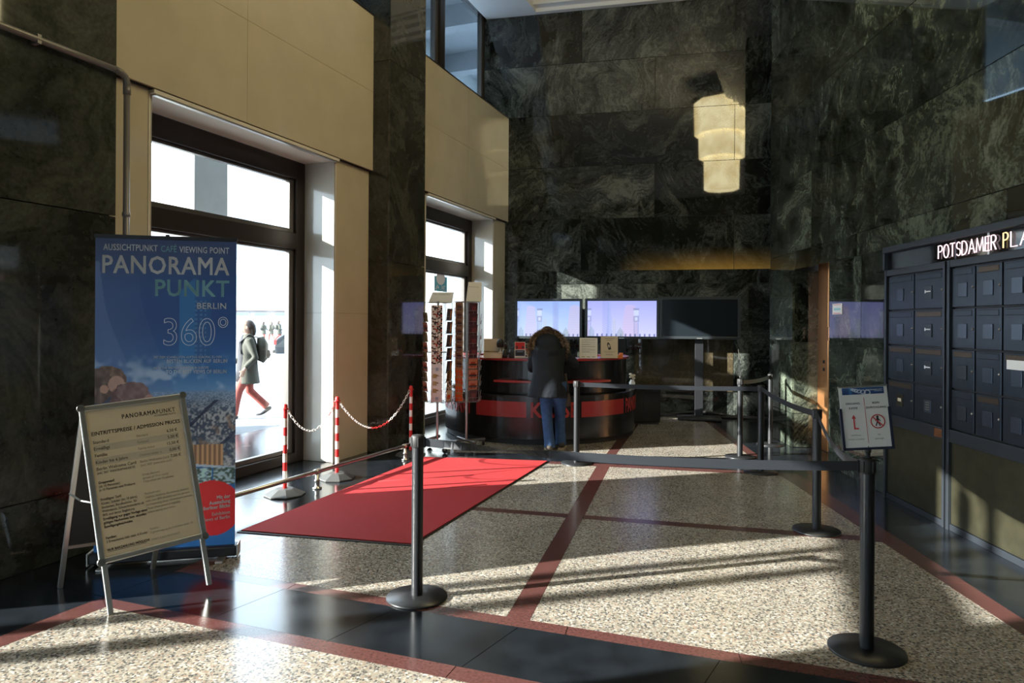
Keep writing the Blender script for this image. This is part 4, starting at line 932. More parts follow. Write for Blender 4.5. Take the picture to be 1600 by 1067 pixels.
# ------------------------------------------------------------------ television screens on floor stands
def paint_screen(dim, shift, viol):
    Hh, Ww = 76, 132; yy, xx = np.mgrid[0:Hh, 0:Ww]; fx, fy = xx/(Ww-1), yy/(Hh-1)
    a = np.array([150., 176, 238])+(fy[..., None]*np.array([38., 34, 12])); a += viol*np.array([12., -8, 2])
    def blend(m, c, k):
        nonlocal a
        a = np.where(m[..., None], a*(1-k)+np.array(c, float)*k, a)
    for cx, ww, h0, c in ((.22-shift, .10, .12, (206, 182, 206)), (.92-shift, .12, .10, (208, 180, 200)), (.62-shift, .04, .02, (150, 170, 222)), (.45-shift*.2, .03, .5, (180, 190, 190))):
        x = fx-cx; blend((np.abs(x) < ww*(.55+.5*fy)) & (fy > h0+np.abs(x)*.6), c, .45)
        blend((np.abs(x) < ww*(.55+.5*fy)) & (fy > h0+.05) & (yy % 5 == 0), (170, 170, 210), .25)
    for cx in ((.36 if not viol else .71), (-.02 if not viol else .015)):
        blend((np.abs(fx-cx) < .045) & (fy > .20) & (fy < .26), (130, 140, 180), .8); blend((np.abs(fx-cx) < .036) & (fy > .26) & (fy < .42), (196, 206, 236), .9)
        blend((np.abs(fx-cx) < .04) & (fy > .42) & (fy < .60), (140, 150, 190), .7); blend((np.abs(fx-cx) < .018) & (fy > .46) & (fy < .56), (208, 214, 240), .8)
        for k in (-.028, 0, .028): blend((np.abs(fx-cx-k) < .006) & (fy > .60), (140, 150, 195), .7)
    x = fx-(.62 if not viol else .27); blend((np.abs(x) < .05) & (fy > .02) & (((xx+yy*2) % 7) < 3), (124, 140, 196), .55)
    blend((fy > .92) & ((xx // 3) % 3 == 0) & (fx > .08), (70, 84, 140), .7); blend((np.abs(fx-.06) < .04) & (fy > .72+np.abs(fx-.06)*3), (150, 170, 190), .6); blend((np.abs(fx-.78+.3*viol) < .05) & (fy > .74+np.abs(fx-.78+.3*viol)*3), (150, 165, 175), .6)
    return a
def tv(x, y, rz, w_, h_, zb, lab, kind, stand_off=0.0):
    t = thing('television', (x, y, 0), lab, 'television', None, rz)
    MB().box(-w_/2, w_/2, -.03, .06, zb, zb+h_).build('casing', M('tv_body'), t, bevel=.006)
    f = .045
    for nm, b in (('bezel', (-w_/2, w_/2, zb, zb+f)), ('bezel', (-w_/2, w_/2, zb+h_-f, zb+h_)), ('bezel', (-w_/2, -w_/2+f, zb+f, zb+h_-f)), ('bezel', (w_/2-f, w_/2, zb+f, zb+h_-f))):
        MB().box(b[0], b[1], -.046, -.03, b[2], b[3]).build(nm, M('tv_body'), t, bevel=.003)
    Q = Matrix.Translation((-w_/2+f, -.033, zb+f)) @ Matrix.Rotation(PI/2, 4, 'X')
    if kind is None: MB().box(-w_/2+f, w_/2-f, -.034, -.031, zb+f, zb+h_-f).build('screen', M('screen_off'), t)
    else: canvas('screen', kind, w_-2*f, h_-2*f, Q, M('screen'), t)
    MB().box(-.045, .045, -.0475, -.046, zb+.006, zb+.02).build('maker_plate', M('alu'), t)
    MB().box(-.07, .07, .07, .13, .05, zb+h_*.6).build('column', M('black_metal'), t, bevel=.004)
    MB().box(-.15, .15, .06, .09, zb+.12, zb+h_-.12).build('bracket', M('black_metal'), t)
    MB().box(-.36, .36, -.30, .20, .012, .05).build('base_plate', M('black_metal'), t, bevel=.006)
    m = MB()
    for sx in (-.28, .28):
        for sy in (-.24, .15): m.cyl(.025, 0, .012, (sx, sy), 10)
    tag(m.build('foot_pads', M('rubber'), t), kind='stuff'); return t
sl = math.atan(-.23)
def tv_at(u, d=.30):
    r = (u-800)/FPX; f = lambda x: BP(x, d, 0); x = 0.0
    for _ in range(40): q = f(x); x += r*q.y-q.x
    q = f(x); return q.x, q.y
for u, w_, h_, zb, lab, im in ((857, 1.225, .72, 1.352, 'lit television showing a pale blue square with tower, behind the bent person', paint_screen(1, 0, 0)), (971.5, 1.29, .712, 1.364, 'lit television with a violet-blue picture, the middle one of three', paint_screen(1, .3, 1)), (1093, 1.345, .725, 1.374, 'dark switched-off television on a black floor stand, right of the two lit ones', None)):
    tv(*tv_at(u), sl, w_, h_, zb, lab, im)
t = thing('power_cable', (3.1, 12.3, 0), 'thick black cable sagging along the foot of the back wall', 'cable')
pts = [AT(u, v, 13.0/(1+.23*(u-800)/FPX)-.05) for u, v in ((992, 652), (1020, 651), (1042, 650), (1062, 645), (1085, 643), (1110, 644), (1128, 648), (1148, 652), (1172, 654), (1200, 654), (1225, 654))]
for p in pts: p.z = max(p.z, .03)
MB().tube(pts, .022, 10).build('cable', M('rubber'), t, world=True)
MB().tube([q+Vector((-.012, -.05, -q.z+.02)) for q in pts], .018, 8).build('cable', M('rubber'), t, world=True)

# ------------------------------------------------------------------ postcard racks
def pocket_me():
    m = MB(); w_, hh = .15, .05
    for a, b in (((-w_/2, 0, 0), (w_/2, 0, 0)), ((-w_/2, -.022, 0), (w_/2, -.022, 0)), ((-w_/2, -.022, 0), (-w_/2, -.028, hh)), ((w_/2, -.022, 0), (w_/2, -.028, hh)), ((-w_/2, -.028, hh), (w_/2, -.028, hh)), ((-w_/2, 0, 0), (-w_/2, -.022, 0)), ((w_/2, 0, 0), (w_/2, -.022, 0)), ((0, -.022, 0), (0, -.028, hh))): m.tube([a, b], .0018, 4)
    return m.build('pocket', M('steel_dark'), None, mesh_only=True)
POCK = pocket_me()
def card_me(kind, w_, h_, seed):
    g = np.random.RandomState(seed); a = np.zeros((10, 12, 3))
    if kind == 'people':
        a[:] = (200, 180, 160)
        for i in range(26): y, x = g.randint(0, 9), g.randint(0, 11); a[y:y+2, x:x+2] = [(30, 26, 30), (150, 60, 44), (226, 214, 200), (60, 44, 44)][g.randint(4)]
    elif kind == 'white': a[:] = (206, 198, 192); a[4:8, 5:8] = (150, 160, 180)
    elif kind == 'bear': a[:] = (210, 200, 192); a[3:8, 2:6] = (168, 138, 84); a[4:6, 5:8] = (150, 120, 70)
    elif kind == 'night': a[:] = (72, 66, 78); a[:, 7:11] = (120, 84, 58); a[2:8, 8:10] = (196, 130, 74)
    elif kind == 'tower': a[:] = (150, 118, 84); a[2:9, 2:9] = (120, 70, 44); a[4:6, 3:10] = (60, 36, 28)
    elif kind == 'orange': a[:] = (214, 92, 38); a[0:3] = (186, 116, 70)
    elif kind == 'plum': a[:] = (74, 44, 52); a[3:7, 4:10] = (110, 56, 58)
    elif kind == 'sepia': a[:] = (122, 96, 62); a[:, 3:5] = (70, 52, 36); a[:, 8:10] = (160, 132, 90)
    elif kind == 'red': a[:] = (176, 108, 84); a[3:8, 3:9] = (150, 60, 40); a[5:7, 1:11] = (60, 36, 34)
    else: a[:] = (214, 196, 168); a[4:8, 2:9] = (208, 84, 40)
    R, C = a.shape[:2]; lin = np.where(a/255 <= .04045, a/255/12.92, ((a/255+.055)/1.055)**2.4)[::-1]
    m = MB(); m.box(-w_/2, w_/2, -.0015, .0015, 0, h_); me = m.build('postcard', M('paper'), mesh_only=True)
    # printed face: a colour grid just proud of the card
    m2 = MB(); xs = np.linspace(-w_/2, w_/2, C+1); zs = np.linspace(0, h_, R+1)
    vs = [(x, -.0021, z) for z in zs for x in xs]; fs = [(j*(C+1)+i, j*(C+1)+i+1, (j+1)*(C+1)+i+1, (j+1)*(C+1)+i) for j in range(R) for i in range(C)]
    allv = m.v+vs; allf = m.f+[tuple(q+8 for q in f) for f in fs]
    me = bpy.data.meshes.new('postcard'); me.from_pydata([tuple(v) for v in allv], [], allf); me.materials.append(M('print_gloss'))
    ca = me.color_attributes.new('print', 'FLOAT_COLOR', 'CORNER'); cols = []
    for k, p in enumerate(me.polygons):
        c = (.7, .66, .6) if k < 6 else lin[(k-6)//C, (k-6) % C]
        cols += [(*c, 1)]*len(p.vertices)
    ca.data.foreach_set('color', np.array(cols, np.float32).ravel()); return me
CARDS = {}
ORD = ['', 'first', 'second', 'third', 'fourth', 'fifth', 'sixth', 'seventh', 'eighth', 'ninth']
def rack(p, rz, top, bot, rad, lab, faces, n_rows, header, hrz):
    t = thing('postcard_rack', p, lab, 'postcard rack', None, 0)
    MB().lathe([(.016, .09), (.016, top+.02)], n=14, cap=False).build('pole', M('steel'), t)
    for k in range(4):
        a = k*PI/2+.5; R = Matrix.Rotation(a, 4, 'Z')
        arm = MB().box(.0, .27, -.02, .02, .075, .10, M=R).build('base_arm', M('steel_dark'), t, bevel=.004)
        w_ = MB().lathe([(.001, -.011), (.032, -.011), (.036, -.006), (.036, .006), (.032, .011), (.001, .011)], n=16, M=Matrix.Translation((.25*math.cos(a), .25*math.sin(a), .036)) @ Matrix.Rotation(a+.8, 4, 'Z') @ Matrix.Rotation(PI/2, 4, 'X')).build('castor', M('rubber'), t)
        MB().box(-.012, .012, -.016, .016, .036, .076, M=Matrix.Translation((.25*math.cos(a), .25*math.sin(a), 0)) @ Matrix.Rotation(a+.8, 4, 'Z')).build('castor_fork', M('steel_dark'), t)
    nf = 6; ap = rad*math.cos(PI/nf)
    for k in range(nf):
        a = rz+2*PI*k/nf; c, s = rad*math.cos(a), rad*math.sin(a); MB().tube([(c, s, bot), (c, s, top)], .003, 6).build('upright_wire', M('steel_dark'), t)
    for z in (bot, (bot+top)/2, top):
        rg = MB(); pl = [(rad*math.cos(rz+2*PI*k/nf), rad*math.sin(rz+2*PI*k/nf), z) for k in range(nf)]
        for k in range(nf): rg.tube([pl[k], pl[(k+1) % nf]], .003, 5); rg.tube([pl[k], (0, 0, z)], .003, 5)
        rg.build('wire_ring', M('steel_dark'), t)
    if header:
        hw, hh = header; Q = Matrix.Translation((.03 if hw > .25 else .085, 0, top+.005)) @ Matrix.Rotation(hrz, 4, 'Z')
        MB().prism([(-hw/2, 0), (hw/2, 0), (hw/2+.02, hh), (-hw/2+.05, hh)], -.002, .002, M=Q @ Matrix.Rotation(dg(82), 4, 'X')).build('header_card', M('paper'), t)
        tag(MB().fit('PANORAMAPUNKT', -hw*.28, hw*.42, hh*.72, .016, Q @ Matrix.Rotation(dg(82), 4, 'X') @ Matrix.Translation((0, 0, .0024))).build('header_lettering', M('ink_grey'), t), kind='stuff')
    pitch = (top-bot)/n_rows
    for k, rowsk in faces.items():
        a = rz+2*PI*(k+.5)/nf; R = Matrix.Translation((ap*math.cos(a), ap*math.sin(a), 0)) @ Matrix.Rotation(a+PI/2, 4, 'Z')
        i = 0; z = bot+.012; 
        for kind, w_, h_, dz, labk in rowsk:
            o = piece('pocket', POCK, t); o.matrix_local = R @ Matrix.Translation((0, 0, z))
            key = (kind, w_, h_)
            if key not in CARDS: CARDS[key] = [card_me(kind, w_, h_, 3+q+len(CARDS)*7) for q in range(2)]
            c = piece('postcard', CARDS[key][i % 2], None)
            c.matrix_world = Matrix.Translation(p) @ R @ Matrix.Translation((0, -.011, z+.003)) @ Matrix.Rotation(dg(7), 4, 'X')
            same = [q for q in range(len(rowsk)) if rowsk[q][4] is labk]; pos = len(same)-same.index(i)
            lb = labk[0] if len(same) == 1 else labk[0]+', '+('topmost' if pos == 1 else 'lowest' if pos == len(same) else ORD[pos]+' from the top')
            tag(c, lb, 'postcard', labk[1]); z += dz; i += 1
def LB(s): return (s, 'postcards: '+s)
L_ = {k: LB(v) for k, v in {
    'people': 'crowded-figure postcard nearest the window', 'white': 'white postcard with blue emblem in the left rack',
    'bear': 'white golden-bear postcard in the left rack', 'night': 'dusky lit-street postcard in the left rack',
    'side': 'brown edge-on postcard at the window side of the racks', 'tower': 'tan reddish-tower postcard in the right rack',
    'orange': 'bright orange postcard in the right rack', 'plum': 'dark plum postcard in the right rack',
    'red': 'reddish dark-slash postcard in the right rack', 'sepia': 'sepia postcard in the column beside the counter',
    'mix': 'pale postcard with an orange block at the foot of the left rack'}.items()}
f0 = [('white', .14, .105, .092, L_['white'])]+[('bear', .14, .105, .092, L_['bear'])]*3+[('white', .14, .105, .092, L_['white'])]+[('people', .14, .105, .092, L_['people'])]*8
f1 = [('mix', .11, .14, .12, L_['mix'])]+[('people', .11, .14, .12, LB('crowded-figure postcard directly above the orange-block postcard'))]+[('sepia', .11, .14, .12, LB('narrow sepia postcard above the orange-block card in the left rack'))]+[('night', .12, .15, .165, L_['night'])]*5
f2 = [('side', .13, .12, .125, L_['side'])]*9
CARDS[('side', .13, .12)] = [card_me('sepia', .13, .12, 40), card_me('red', .13, .12, 41)]
pL = Vector((-.945, 8.86, 0)); pR = Vector((-.59, 9.12, 0))
rack(pL, dg(-118), 1.88, .62, .178, 'postcard rack on castors nearest the window, with a white header card', {0: f0, 1: f1, 5: f2}, 13, (.30, .13), dg(8))
g0 = [('orange', .115, .12, .105, L_['orange'])]*4+[('tower', .115, .12, .105, L_['tower'])]*8
g1 = [('plum', .12, .15, .14, L_['plum'])]+[('red', .13, .13, .14, L_['red'])]*3+[('plum', .12, .15, .14, L_['plum'])]*5
g2 = [('sepia', .13, .13, .20, L_['sepia'])]*6
rack(pR, dg(-150), 1.90, .60, .185, 'postcard rack on castors between the other rack and the counter', {0: g0, 1: g1, 2: g2}, 9, (.22, .26), dg(28))

# ------------------------------------------------------------------ letter box wall
mz0, mz1 = .82, 2.10
YM = [6.585, 5.575, 5.545, 3.0]
def mail_unit(ya, yb, cols, lab, plates):
    t = thing('letter_box_unit', RP((ya+yb)/2, 0, 0), lab, 'letter boxes')
    def m_(a, b, d0, d1, z0, z1, mm, nm, par=None, bevel=0): return MB().box(a, b, d0, d1, z0, z1, fn=RP).build(nm, M(mm), par or t, world=True, bevel=bevel)
    m_(yb, ya, .001, .012, 0.01, 2.14, 'mail_dark', 'back_panel')
    for a, b in ((ya-.035, ya), (yb, yb+.03)): m_(a, b, .012, .055, .0, 2.14, 'mail_frame', 'frame_post', bevel=.003)
    m_(yb+.03, ya-.035, .012, .05, 2.085, 2.14, 'mail_frame', 'frame_rail', bevel=.003)
    m_(yb+.03, ya-.035, .012, .05, .70, .80, 'mail_frame', 'frame_rail', bevel=.003)
    m_(yb+.03, ya-.035, .012, .04, .0, .05, 'mail_frame', 'frame_rail', bevel=.003)
    m_(yb+.035, ya-.04, .012, .032, .055, .695, 'mail_lower', 'lower_panel', bevel=.002)
    n = len(cols)-1; hz = (2.08-.805)/4
    for i in range(n):
        a, b = cols[i+1], cols[i]
        for j in range(4):
            z1 = 2.08-j*hz; z0 = z1-hz; g = .010
            d = m_(a+g, b-g, .012, .036, z0+g*.7, z1-g*.7, 'mail_metal', 'letter_box_door', bevel=.003)
            key = (i, j); w_ = b-a
            dark_slot = plates.get(('slot',)+key)
            m_(a+.04, b-.04, .036, .040, z1-.062, z1-.022, 'mail_bronze' if dark_slot else 'mail_metal', 'slot_flap', d, bevel=.002)
            m_(a+.036, b-.036, .0362, .0368, z1-.066, z1-.018, 'mail_dark', 'slot_gap', d)
            yc = (a+b)/2; pw = .055
            pl = plates.get(key)
            pm = {'dark': 'mail_frame', 'label': 'mail_frame', 'cream': 'mail_lower'}.get(pl, 'mail_plate')
            m_(yc-pw, yc+pw, .036, .043, (z0+z1)/2-.075, (z0+z1)/2+.035, pm, 'name_plate', d, bevel=.002)
            if pl == 'label':
                q = MB(); zc = (z0+z1)/2-.012
                q.box(yc-.05+.06, yc+.05, .043, .0436, zc-.003, zc+.003, fn=RP).box(yc+.034, yc+.05, .043, .0438, zc-.012, zc+.014, fn=RP).box(yc-.04, yc+.03, .043, .0436, zc-.004, zc+.006, fn=RP)
                tag(q.build('name_strip', M('ink_white'), d, world=True), kind='stuff')
            if pl == 'cream': m_(yc-.03, yc+.03, .043, .0436, (z0+z1)/2-.03, (z0+z1)/2, 'paper_cream', 'name_strip', d)
            if pl == 'lines':
                q = MB()
                for zz in (.01, -.01, -.03, -.05): q.box(yc-.03, yc+.03, .043, .0436, (z0+z1)/2+zz, (z0+z1)/2+zz+.004, fn=RP)
                tag(q.build('name_strip', M('ink_grey'), d, world=True), kind='stuff')
            c = RP(a+.028, .036, (z0+z1)/2-.005); Rm = Matrix.Translation(c) @ Vector((NR.x, NR.y, 0)).to_track_quat('Z', 'Y').to_matrix().to_4x4()
            MB().lathe([(.010, 0), (.010, .006), (.007, .010), (0, .011)], n=12, M=Rm, cap=False).build('lock', M('steel_dark'), d, world=True)
            if pl == 'mail':
                m_(yc-.12, yc+.1, .04, .043, z1-.12, z1-.055, 'white_plastic', 'letter', d); m_(yc+.02, yc+.06, .0365, .037, z1-.16, z1-.135, 'white_plastic', 'sticker', d)
    return t
mail_unit(6.585, 5.575, [6.545, 6.075, 5.61], 'left unit of the dark metal letter boxes, two boxes wide with four white-marked plates',
          {(0, 3): 'cream', (1, 0): 'label', (1, 1): 'label', (1, 2): 'label', (1, 3): 'lines', ('slot', 1, 1): 1, ('slot', 0, 2): 1, ('slot', 1, 2): 1, ('slot', 0, 3): 1})
t = mail_unit(5.545, 3.9, [5.512, 5.20, 4.885, 4.57, 4.255, 3.94], 'right unit of the dark metal letter boxes, running out of the picture',
          {(0, 2): 'dark', (2, 2): 'mail', (0, 3): 'dark', (1, 0): 'plate', ('slot', 1, 0): 1, ('slot', 2, 2): 1, ('slot', 0, 2): 1, ('slot', 1, 3): 1})
MB().box(5.58, 5.72, .05, .053, .715, .785, fn=RP).build('copper_plate', M('copper'), [o for o in COL.objects if o.name == 'letter_box_unit'][0], world=True)
t = thing('illuminated_sign', RP(5.0, 0, 2.14), 'black sign box with glowing pink white lettering above the letter boxes', 'sign')
ya, yb = 6.585, 3.5
MB().box(yb, ya, .001, .03, 2.142, 2.30, fn=RP).build('back_box', M('mail_dark'), t, world=True)
for z0, z1, d in ((2.30, 2.355, .075), ): MB().box(yb, ya, .001, d, z0, z1, fn=RP).build('top_hood', M('mail_frame'), t, world=True, bevel=.004)
for y in (ya-.03, ): MB().box(y, ya, .03, .07, 2.142, 2.30, fn=RP).build('side_cheek', M('mail_frame'), t, world=True, bevel=.003)
for y in (5.46, 5.05): MB().box(y-.012, y+.012, .03, .036, 2.142, 2.30, fn=RP).build('joint_bar', M('mail_frame' if y > 5.2 else 'alu'), t, world=True)
for a, b in ((ya-.032, 5.474), (5.446, 5.064), (5.036, yb)): MB().box(b, a, .03, .033, 2.145, 2.298, fn=RP).build('glass_front', M('black_glass'), t, world=True)
def arcp(cx, cy, rx, ry, a0, a1, n=9): return [(cx+rx*math.cos(math.radians(a0+(a1-a0)*i/n)), cy+ry*math.sin(math.radians(a0+(a1-a0)*i/n))) for i in range(n+1)]
STROKES = {'P': [[(0, 0), (0, 1), (.22, 1)]+arcp(.22, .76, .26, .24, 80, -80)+[(.22, .52), (0, .52)]], 'O': [arcp(.30, .5, .30, .5, 0, 360, 22)], 'T': [[(0, 1), (.52, 1)], [(.26, 1), (.26, 0)]],
           'S': [arcp(.24, .75, .21, .25, 30, 270, 10)+arcp(.24, .25, .22, .25, 90, -150, 10)], 'D': [[(0, 0), (0, 1), (.14, 1)]+arcp(.14, .5, .40, .5, 85, -85, 12)+[(.14, 0), (0, 0)]], 'A': [[(0, 0), (.31, 1), (.62, 0)], [(.12, .34), (.50, .34)]],
           'M': [[(0, 0), (.09, 1), (.36, .12), (.63, 1), (.72, 0)]], 'E': [[(.40, 0), (0, 0), (0, 1), (.40, 1)], [(0, .52), (.36, .52)]], 'R': [[(0, 0), (0, 1), (.2, 1)]+arcp(.2, .76, .25, .24, 80, -80)+[(.2, .52), (0, .52)], [(.18, .52), (.46, 0)]],
           'L': [[(0, 1), (0, 0), (.38, 0)]], 'Z': [[(0, 1), (.46, 1), (0, 0), (.46, 0)]], '1': [[(0, .8), (.2, 1), (.2, 0)]], ' ': []}
def yo(u): return 3.211/((u-800)/FPX-.056)
def neon(s, u_l, u_r, mm):
    ws = [max([p[0] for st in STROKES[c] for p in st] or [.3]) for c in s]; tot = sum(ws)+.17*(len(s)-1); x = 0; y_l, y_r = yo(u_l), yo(u_r)
    for c, w_ in zip(s, ws):
        if c == ' ': x += w_+.17; continue
        m = MB()
        for st in STROKES[c]: m.tube([RP(y_l+(y_r-y_l)*(x+px)/tot, .046, 2.168+py*.105) for px, py in st], .0046, 6, up=NR)
        m.build('neon_letter', M(mm), t, world=True); x += w_+.17
neon('POTSDAMER', 1474.5, 1566, 'neon'); neon('P', 1577.5, 1585, 'neon_warm'); neon('LATZ 1', 1589.5, 1690, 'neon')
# small notice on the stone wall
t = thing('wall_notice', RP(7.79, 0, 1.80), 'small white notice with red and teal lines on the stone by the doorway', 'notice')
MB().box(7.66, 7.92, .001, .004, 1.745, 1.865, fn=RP).build('plate', M('white_plastic'), t, world=True)
q = MB().box(7.69, 7.89, .004, .0045, 1.85, 1.856, fn=RP).box(7.69, 7.89, .004, .0045, 1.753, 1.759, fn=RP).build('red_line', M('ink_red'), t, world=True); q['kind'] = 'stuff'
MB().box(7.70, 7.88, .004, .0045, 1.79, 1.815, fn=RP).build('teal_line', M('ink_teal'), t, world=True)
# ------------------------------------------------------------------ people
def baked(o):       # evaluate the modifiers into a plain mesh so copies share it
    bpy.context.view_layer.update(); dgp = bpy.context.evaluated_depsgraph_get()
    me = bpy.data.meshes.new_from_object(o.evaluated_get(dgp)); o.modifiers.clear(); o.data = me; return o
UPY = (0, 1, 0)
def hand(m, w_, tip, pal, s=1.0, curl=.5):      # w_: wrist, tip: direction of the fingers, pal: palm normal
    w_, d, n = Vector(w_), Vector(tip).normalized(), Vector(pal).normalized(); x = d.cross(n).normalized()
    m.loft([(w_, .026*s, .020*s), (w_+d*.035*s, .038*s, .016*s), (w_+d*.085*s, .042*s, .014*s), (w_+d*.095*s, .036*s, .011*s)], 12, up=n)
    for k, (o, l) in enumerate(((-.031, .062), (-.010, .074), (.011, .070), (.031, .055))):
        p = w_+d*.085*s+x*o*s; q = p+d*l*.45*s+n*.006*s; r = q+(d*(1-curl*.5)+n*curl).normalized()*l*.32*s; e = r+(d*(1-curl)+n*curl*1.4).normalized()*l*.25*s
        m.loft([(p-d*.02*s, .0085*s, .0085*s), (q, .0085*s, .0085*s), (r, .0078*s, .0078*s), (e, .006*s, .006*s)], 8, up=n)
    p = w_+d*.03*s-x*.03*s; q = p+(d*.6-x*.7).normalized()*.035*s; r = q+(d*.9-x*.1+n*.4).normalized()*.035*s
    m.loft([(p, .011*s, .011*s), (q, .0105*s, .010*s), (r, .0075*s, .007*s)], 8, up=n)
def shoe(m, heel, d, L=.27, lift=0.0, w_=.048, h_=.07):
    heel, d = Vector(heel), Vector((*d, 0)).normalized(); pts = []
    for q, a, b in ((0, .6, .55), (.08, .9, .95), (.3, .95, 1.0), (.5, .95, .85), (.7, 1.1, .6), (.9, .95, .42), (1, .4, .25)):
        zz = heel.z+b*h_*.5+lift*max(0, .62-q)/.62; pts.append((heel+d*L*q+Vector((0, 0, zz-heel.z)), w_*a, b*h_*.5))
    m.loft(pts, 14)
# the visitor bent over the counter, back to the camera
B = Vector((.53, 8.95, 0)); t = thing('person', B, 'person in dark fur-hooded parka and blue jeans bending over the ticket counter', 'person')
def V(x, y, z): return (x, y, z)
m = MB()
m.loft([(V(.475, 9.29, 1.36), .085, .09), (V(.475, 9.33, 1.44), .088, .105), (V(.475, 9.36, 1.51), .078, .095), (V(.475, 9.37, 1.56), .045, .055)], 16, up=UPY)
m.sphere((.475, 9.46, 1.43), .014, .02, .025, 8, 6)                                            # nose, towards the counter
for sx in (-1, 1): m.sphere((.475+sx*.088, 9.34, 1.43), .012, .022, .032, 8, 6)
m.loft([(V(.475, 9.16, 1.24), .075, .07), (V(.475, 9.28, 1.38), .055, .055)], 14, up=UPY)
m.loft([(V(.52, 8.93, .80), .15, .11), (V(.49, 8.95, 1.0), .14, .10), (V(.475, 9.08, 1.2), .17, .10), (V(.475, 9.14, 1.29), .13, .08)], 16, up=UPY)
for sh, el, wr in (((.645, 9.12, 1.26), (.84, 9.20, 1.085), (.735, 9.46, 1.185)), ((.305, 9.12, 1.26), (.27, 9.17, 1.03), (.37, 9.45, 1.185))):
    m.loft([(sh, .05, .05), (Vector(sh).lerp(Vector(el), .5), .045, .045), (el, .038, .038), (Vector(el).lerp(Vector(wr), .4), .037, .037), (wr, .026, .024)], 12)
hand(m, (.735, 9.46, 1.180), (-.25, .95, -.12), (0, 0, -1), curl=.3); hand(m, (.37, 9.45, 1.180), (.3, .95, -.12), (0, 0, -1), curl=.3)
for hx, kx, ax, ay in ((.445, .455, .486, 8.84), (.605, .625, .640, 9.04)):
    m.loft([(V(hx, 8.93, .86), .07, .075), (V(kx, (8.93+ay)/2+.03, .47), .042, .045), (V(ax, ay, .10), .035, .04)], 14, up=UPY)
baked(m.build('body', M('skin'), t, world=True, remesh=.009))
m = MB()
m.loft([(V(.462, 8.90, .675), .262, .175), (V(.464, 8.905, .76), .245, .17), (V(.468, 8.925, .90), .215, .155), (V(.470, 8.945, .98), .202, .145), (V(.472, 9.02, 1.10), .210, .145), (V(.474, 9.10, 1.22), .222, .135), (V(.474, 9.16, 1.30), .165, .11), (V(.474, 9.22, 1.36), .11, .09)], 28, up=UPY)
m.loft([(V(.31, 9.06, 1.30), .03, .035), (V(.36, 8.985, 1.262), .05, .06), (V(.465, 8.955, 1.245), .055, .07), (V(.57, 8.985, 1.262), .05, .06), (V(.62, 9.06, 1.30), .03, .035)], 14); m.sphere((.472, 9.20, 1.36), .175, .12, .13, 18, 12)   # folded hood
for sh, el, wr in (((.635, 9.12, 1.265), (.845, 9.20, 1.085), (.745, 9.44, 1.19)), ((.305, 9.12, 1.255), (.262, 9.16, 1.02), (.365, 9.43, 1.19))):
    m.loft([(Vector(sh)+Vector((0, -.0, .02)), .08, .08), (Vector(sh).lerp(Vector(el), .5), .072, .072), (Vector(el).lerp(Vector(sh), .1), .064, .064), (el, .058, .058), (Vector(el).lerp(Vector(wr), .45), .054, .054), (wr, .042, .042)], 16)
baked(m.build('parka', M('parka'), t, world=True, remesh=.013))
m = MB()
m.tube([V(.464, 8.735, .68), V(.466, 8.748, .80), V(.468, 8.775, .93)], .004, 6); m.loft([(V(.278, 8.90, .965), .004, .006), (V(.37, 8.815, .985), .004, .006), (V(.47, 8.80, .985), .004, .006), (V(.57, 8.82, .985), .004, .006), (V(.664, 8.90, .965), .004, .006)], 6)
m.build('seam', M('parka'), t, world=True)['kind'] = 'stuff'
fp = []
for i in range(25):
    a = -.35+(PI+.7)*i/24; fp.append(Vector((.478+.215*math.cos(a), 9.12+.14*max(0, math.sin(a)), 1.285+.225*math.sin(a))))
fm = MB().loft([(p, .030, .036) for p in fp], 10, up=UPY)
for i in range(3200):
    q = rng.uniform(0, 24); k = min(23, int(q)); c = fp[k].lerp(fp[k+1], q-k); rad = Vector((c.x-.478, (c.y-9.2)*.4, (c.z-1.285)*1.1)).normalized()
    dr_ = (Vector(rng.normal(0, 1, 3)).normalized()*.75+rad*.55+Vector((0, -.35, 0))).normalized(); b0 = c+dr_*.030; e_ = c+dr_*(.062+.03*rng.rand())+Vector((0, 0, -.01)); sd_ = dr_.cross(Vector(rng.normal(0, 1, 3))).normalized()*.0045
    fm.add([b0+sd_, b0-sd_, e_], [(0, 1, 2)])
tag(fm.build('fur_trim', M('fur'), t, world=True), kind='stuff', label='brown fur edge of the hood')
m = MB().sphere((.475, 9.335, 1.505), .095, .105, .085, 18, 12).sphere((.475, 9.29, 1.44), .092, .07, .10, 14, 10); baked(m.build('hair', M('hair'), t, world=True, remesh=.012))
m = MB(); m.loft([(V(.525, 8.93, .78), .165, .13), (V(.51, 8.925, .88), .155, .125), (V(.50, 8.93, .95), .14, .11)], 20, up=UPY)
for hx, kx, ax, ay in ((.440, .452, .486, 8.845), (.612, .628, .642, 9.045)):
    m.loft([(V(hx, 8.925, .88), .10, .115), (V((hx+kx)/2, 8.92, .68), .092, .10), (V(kx, (8.93+ay)/2+.03, .47), .072, .078), (V((kx+ax)/2, ay+.01, .26), .066, .072), (V(ax, ay, .12), .070, .08), (V(ax, ay-.01, .045), .076, .09)], 18, up=UPY)
baked(m.build('jeans', M('denim'), t, world=True, remesh=.013))
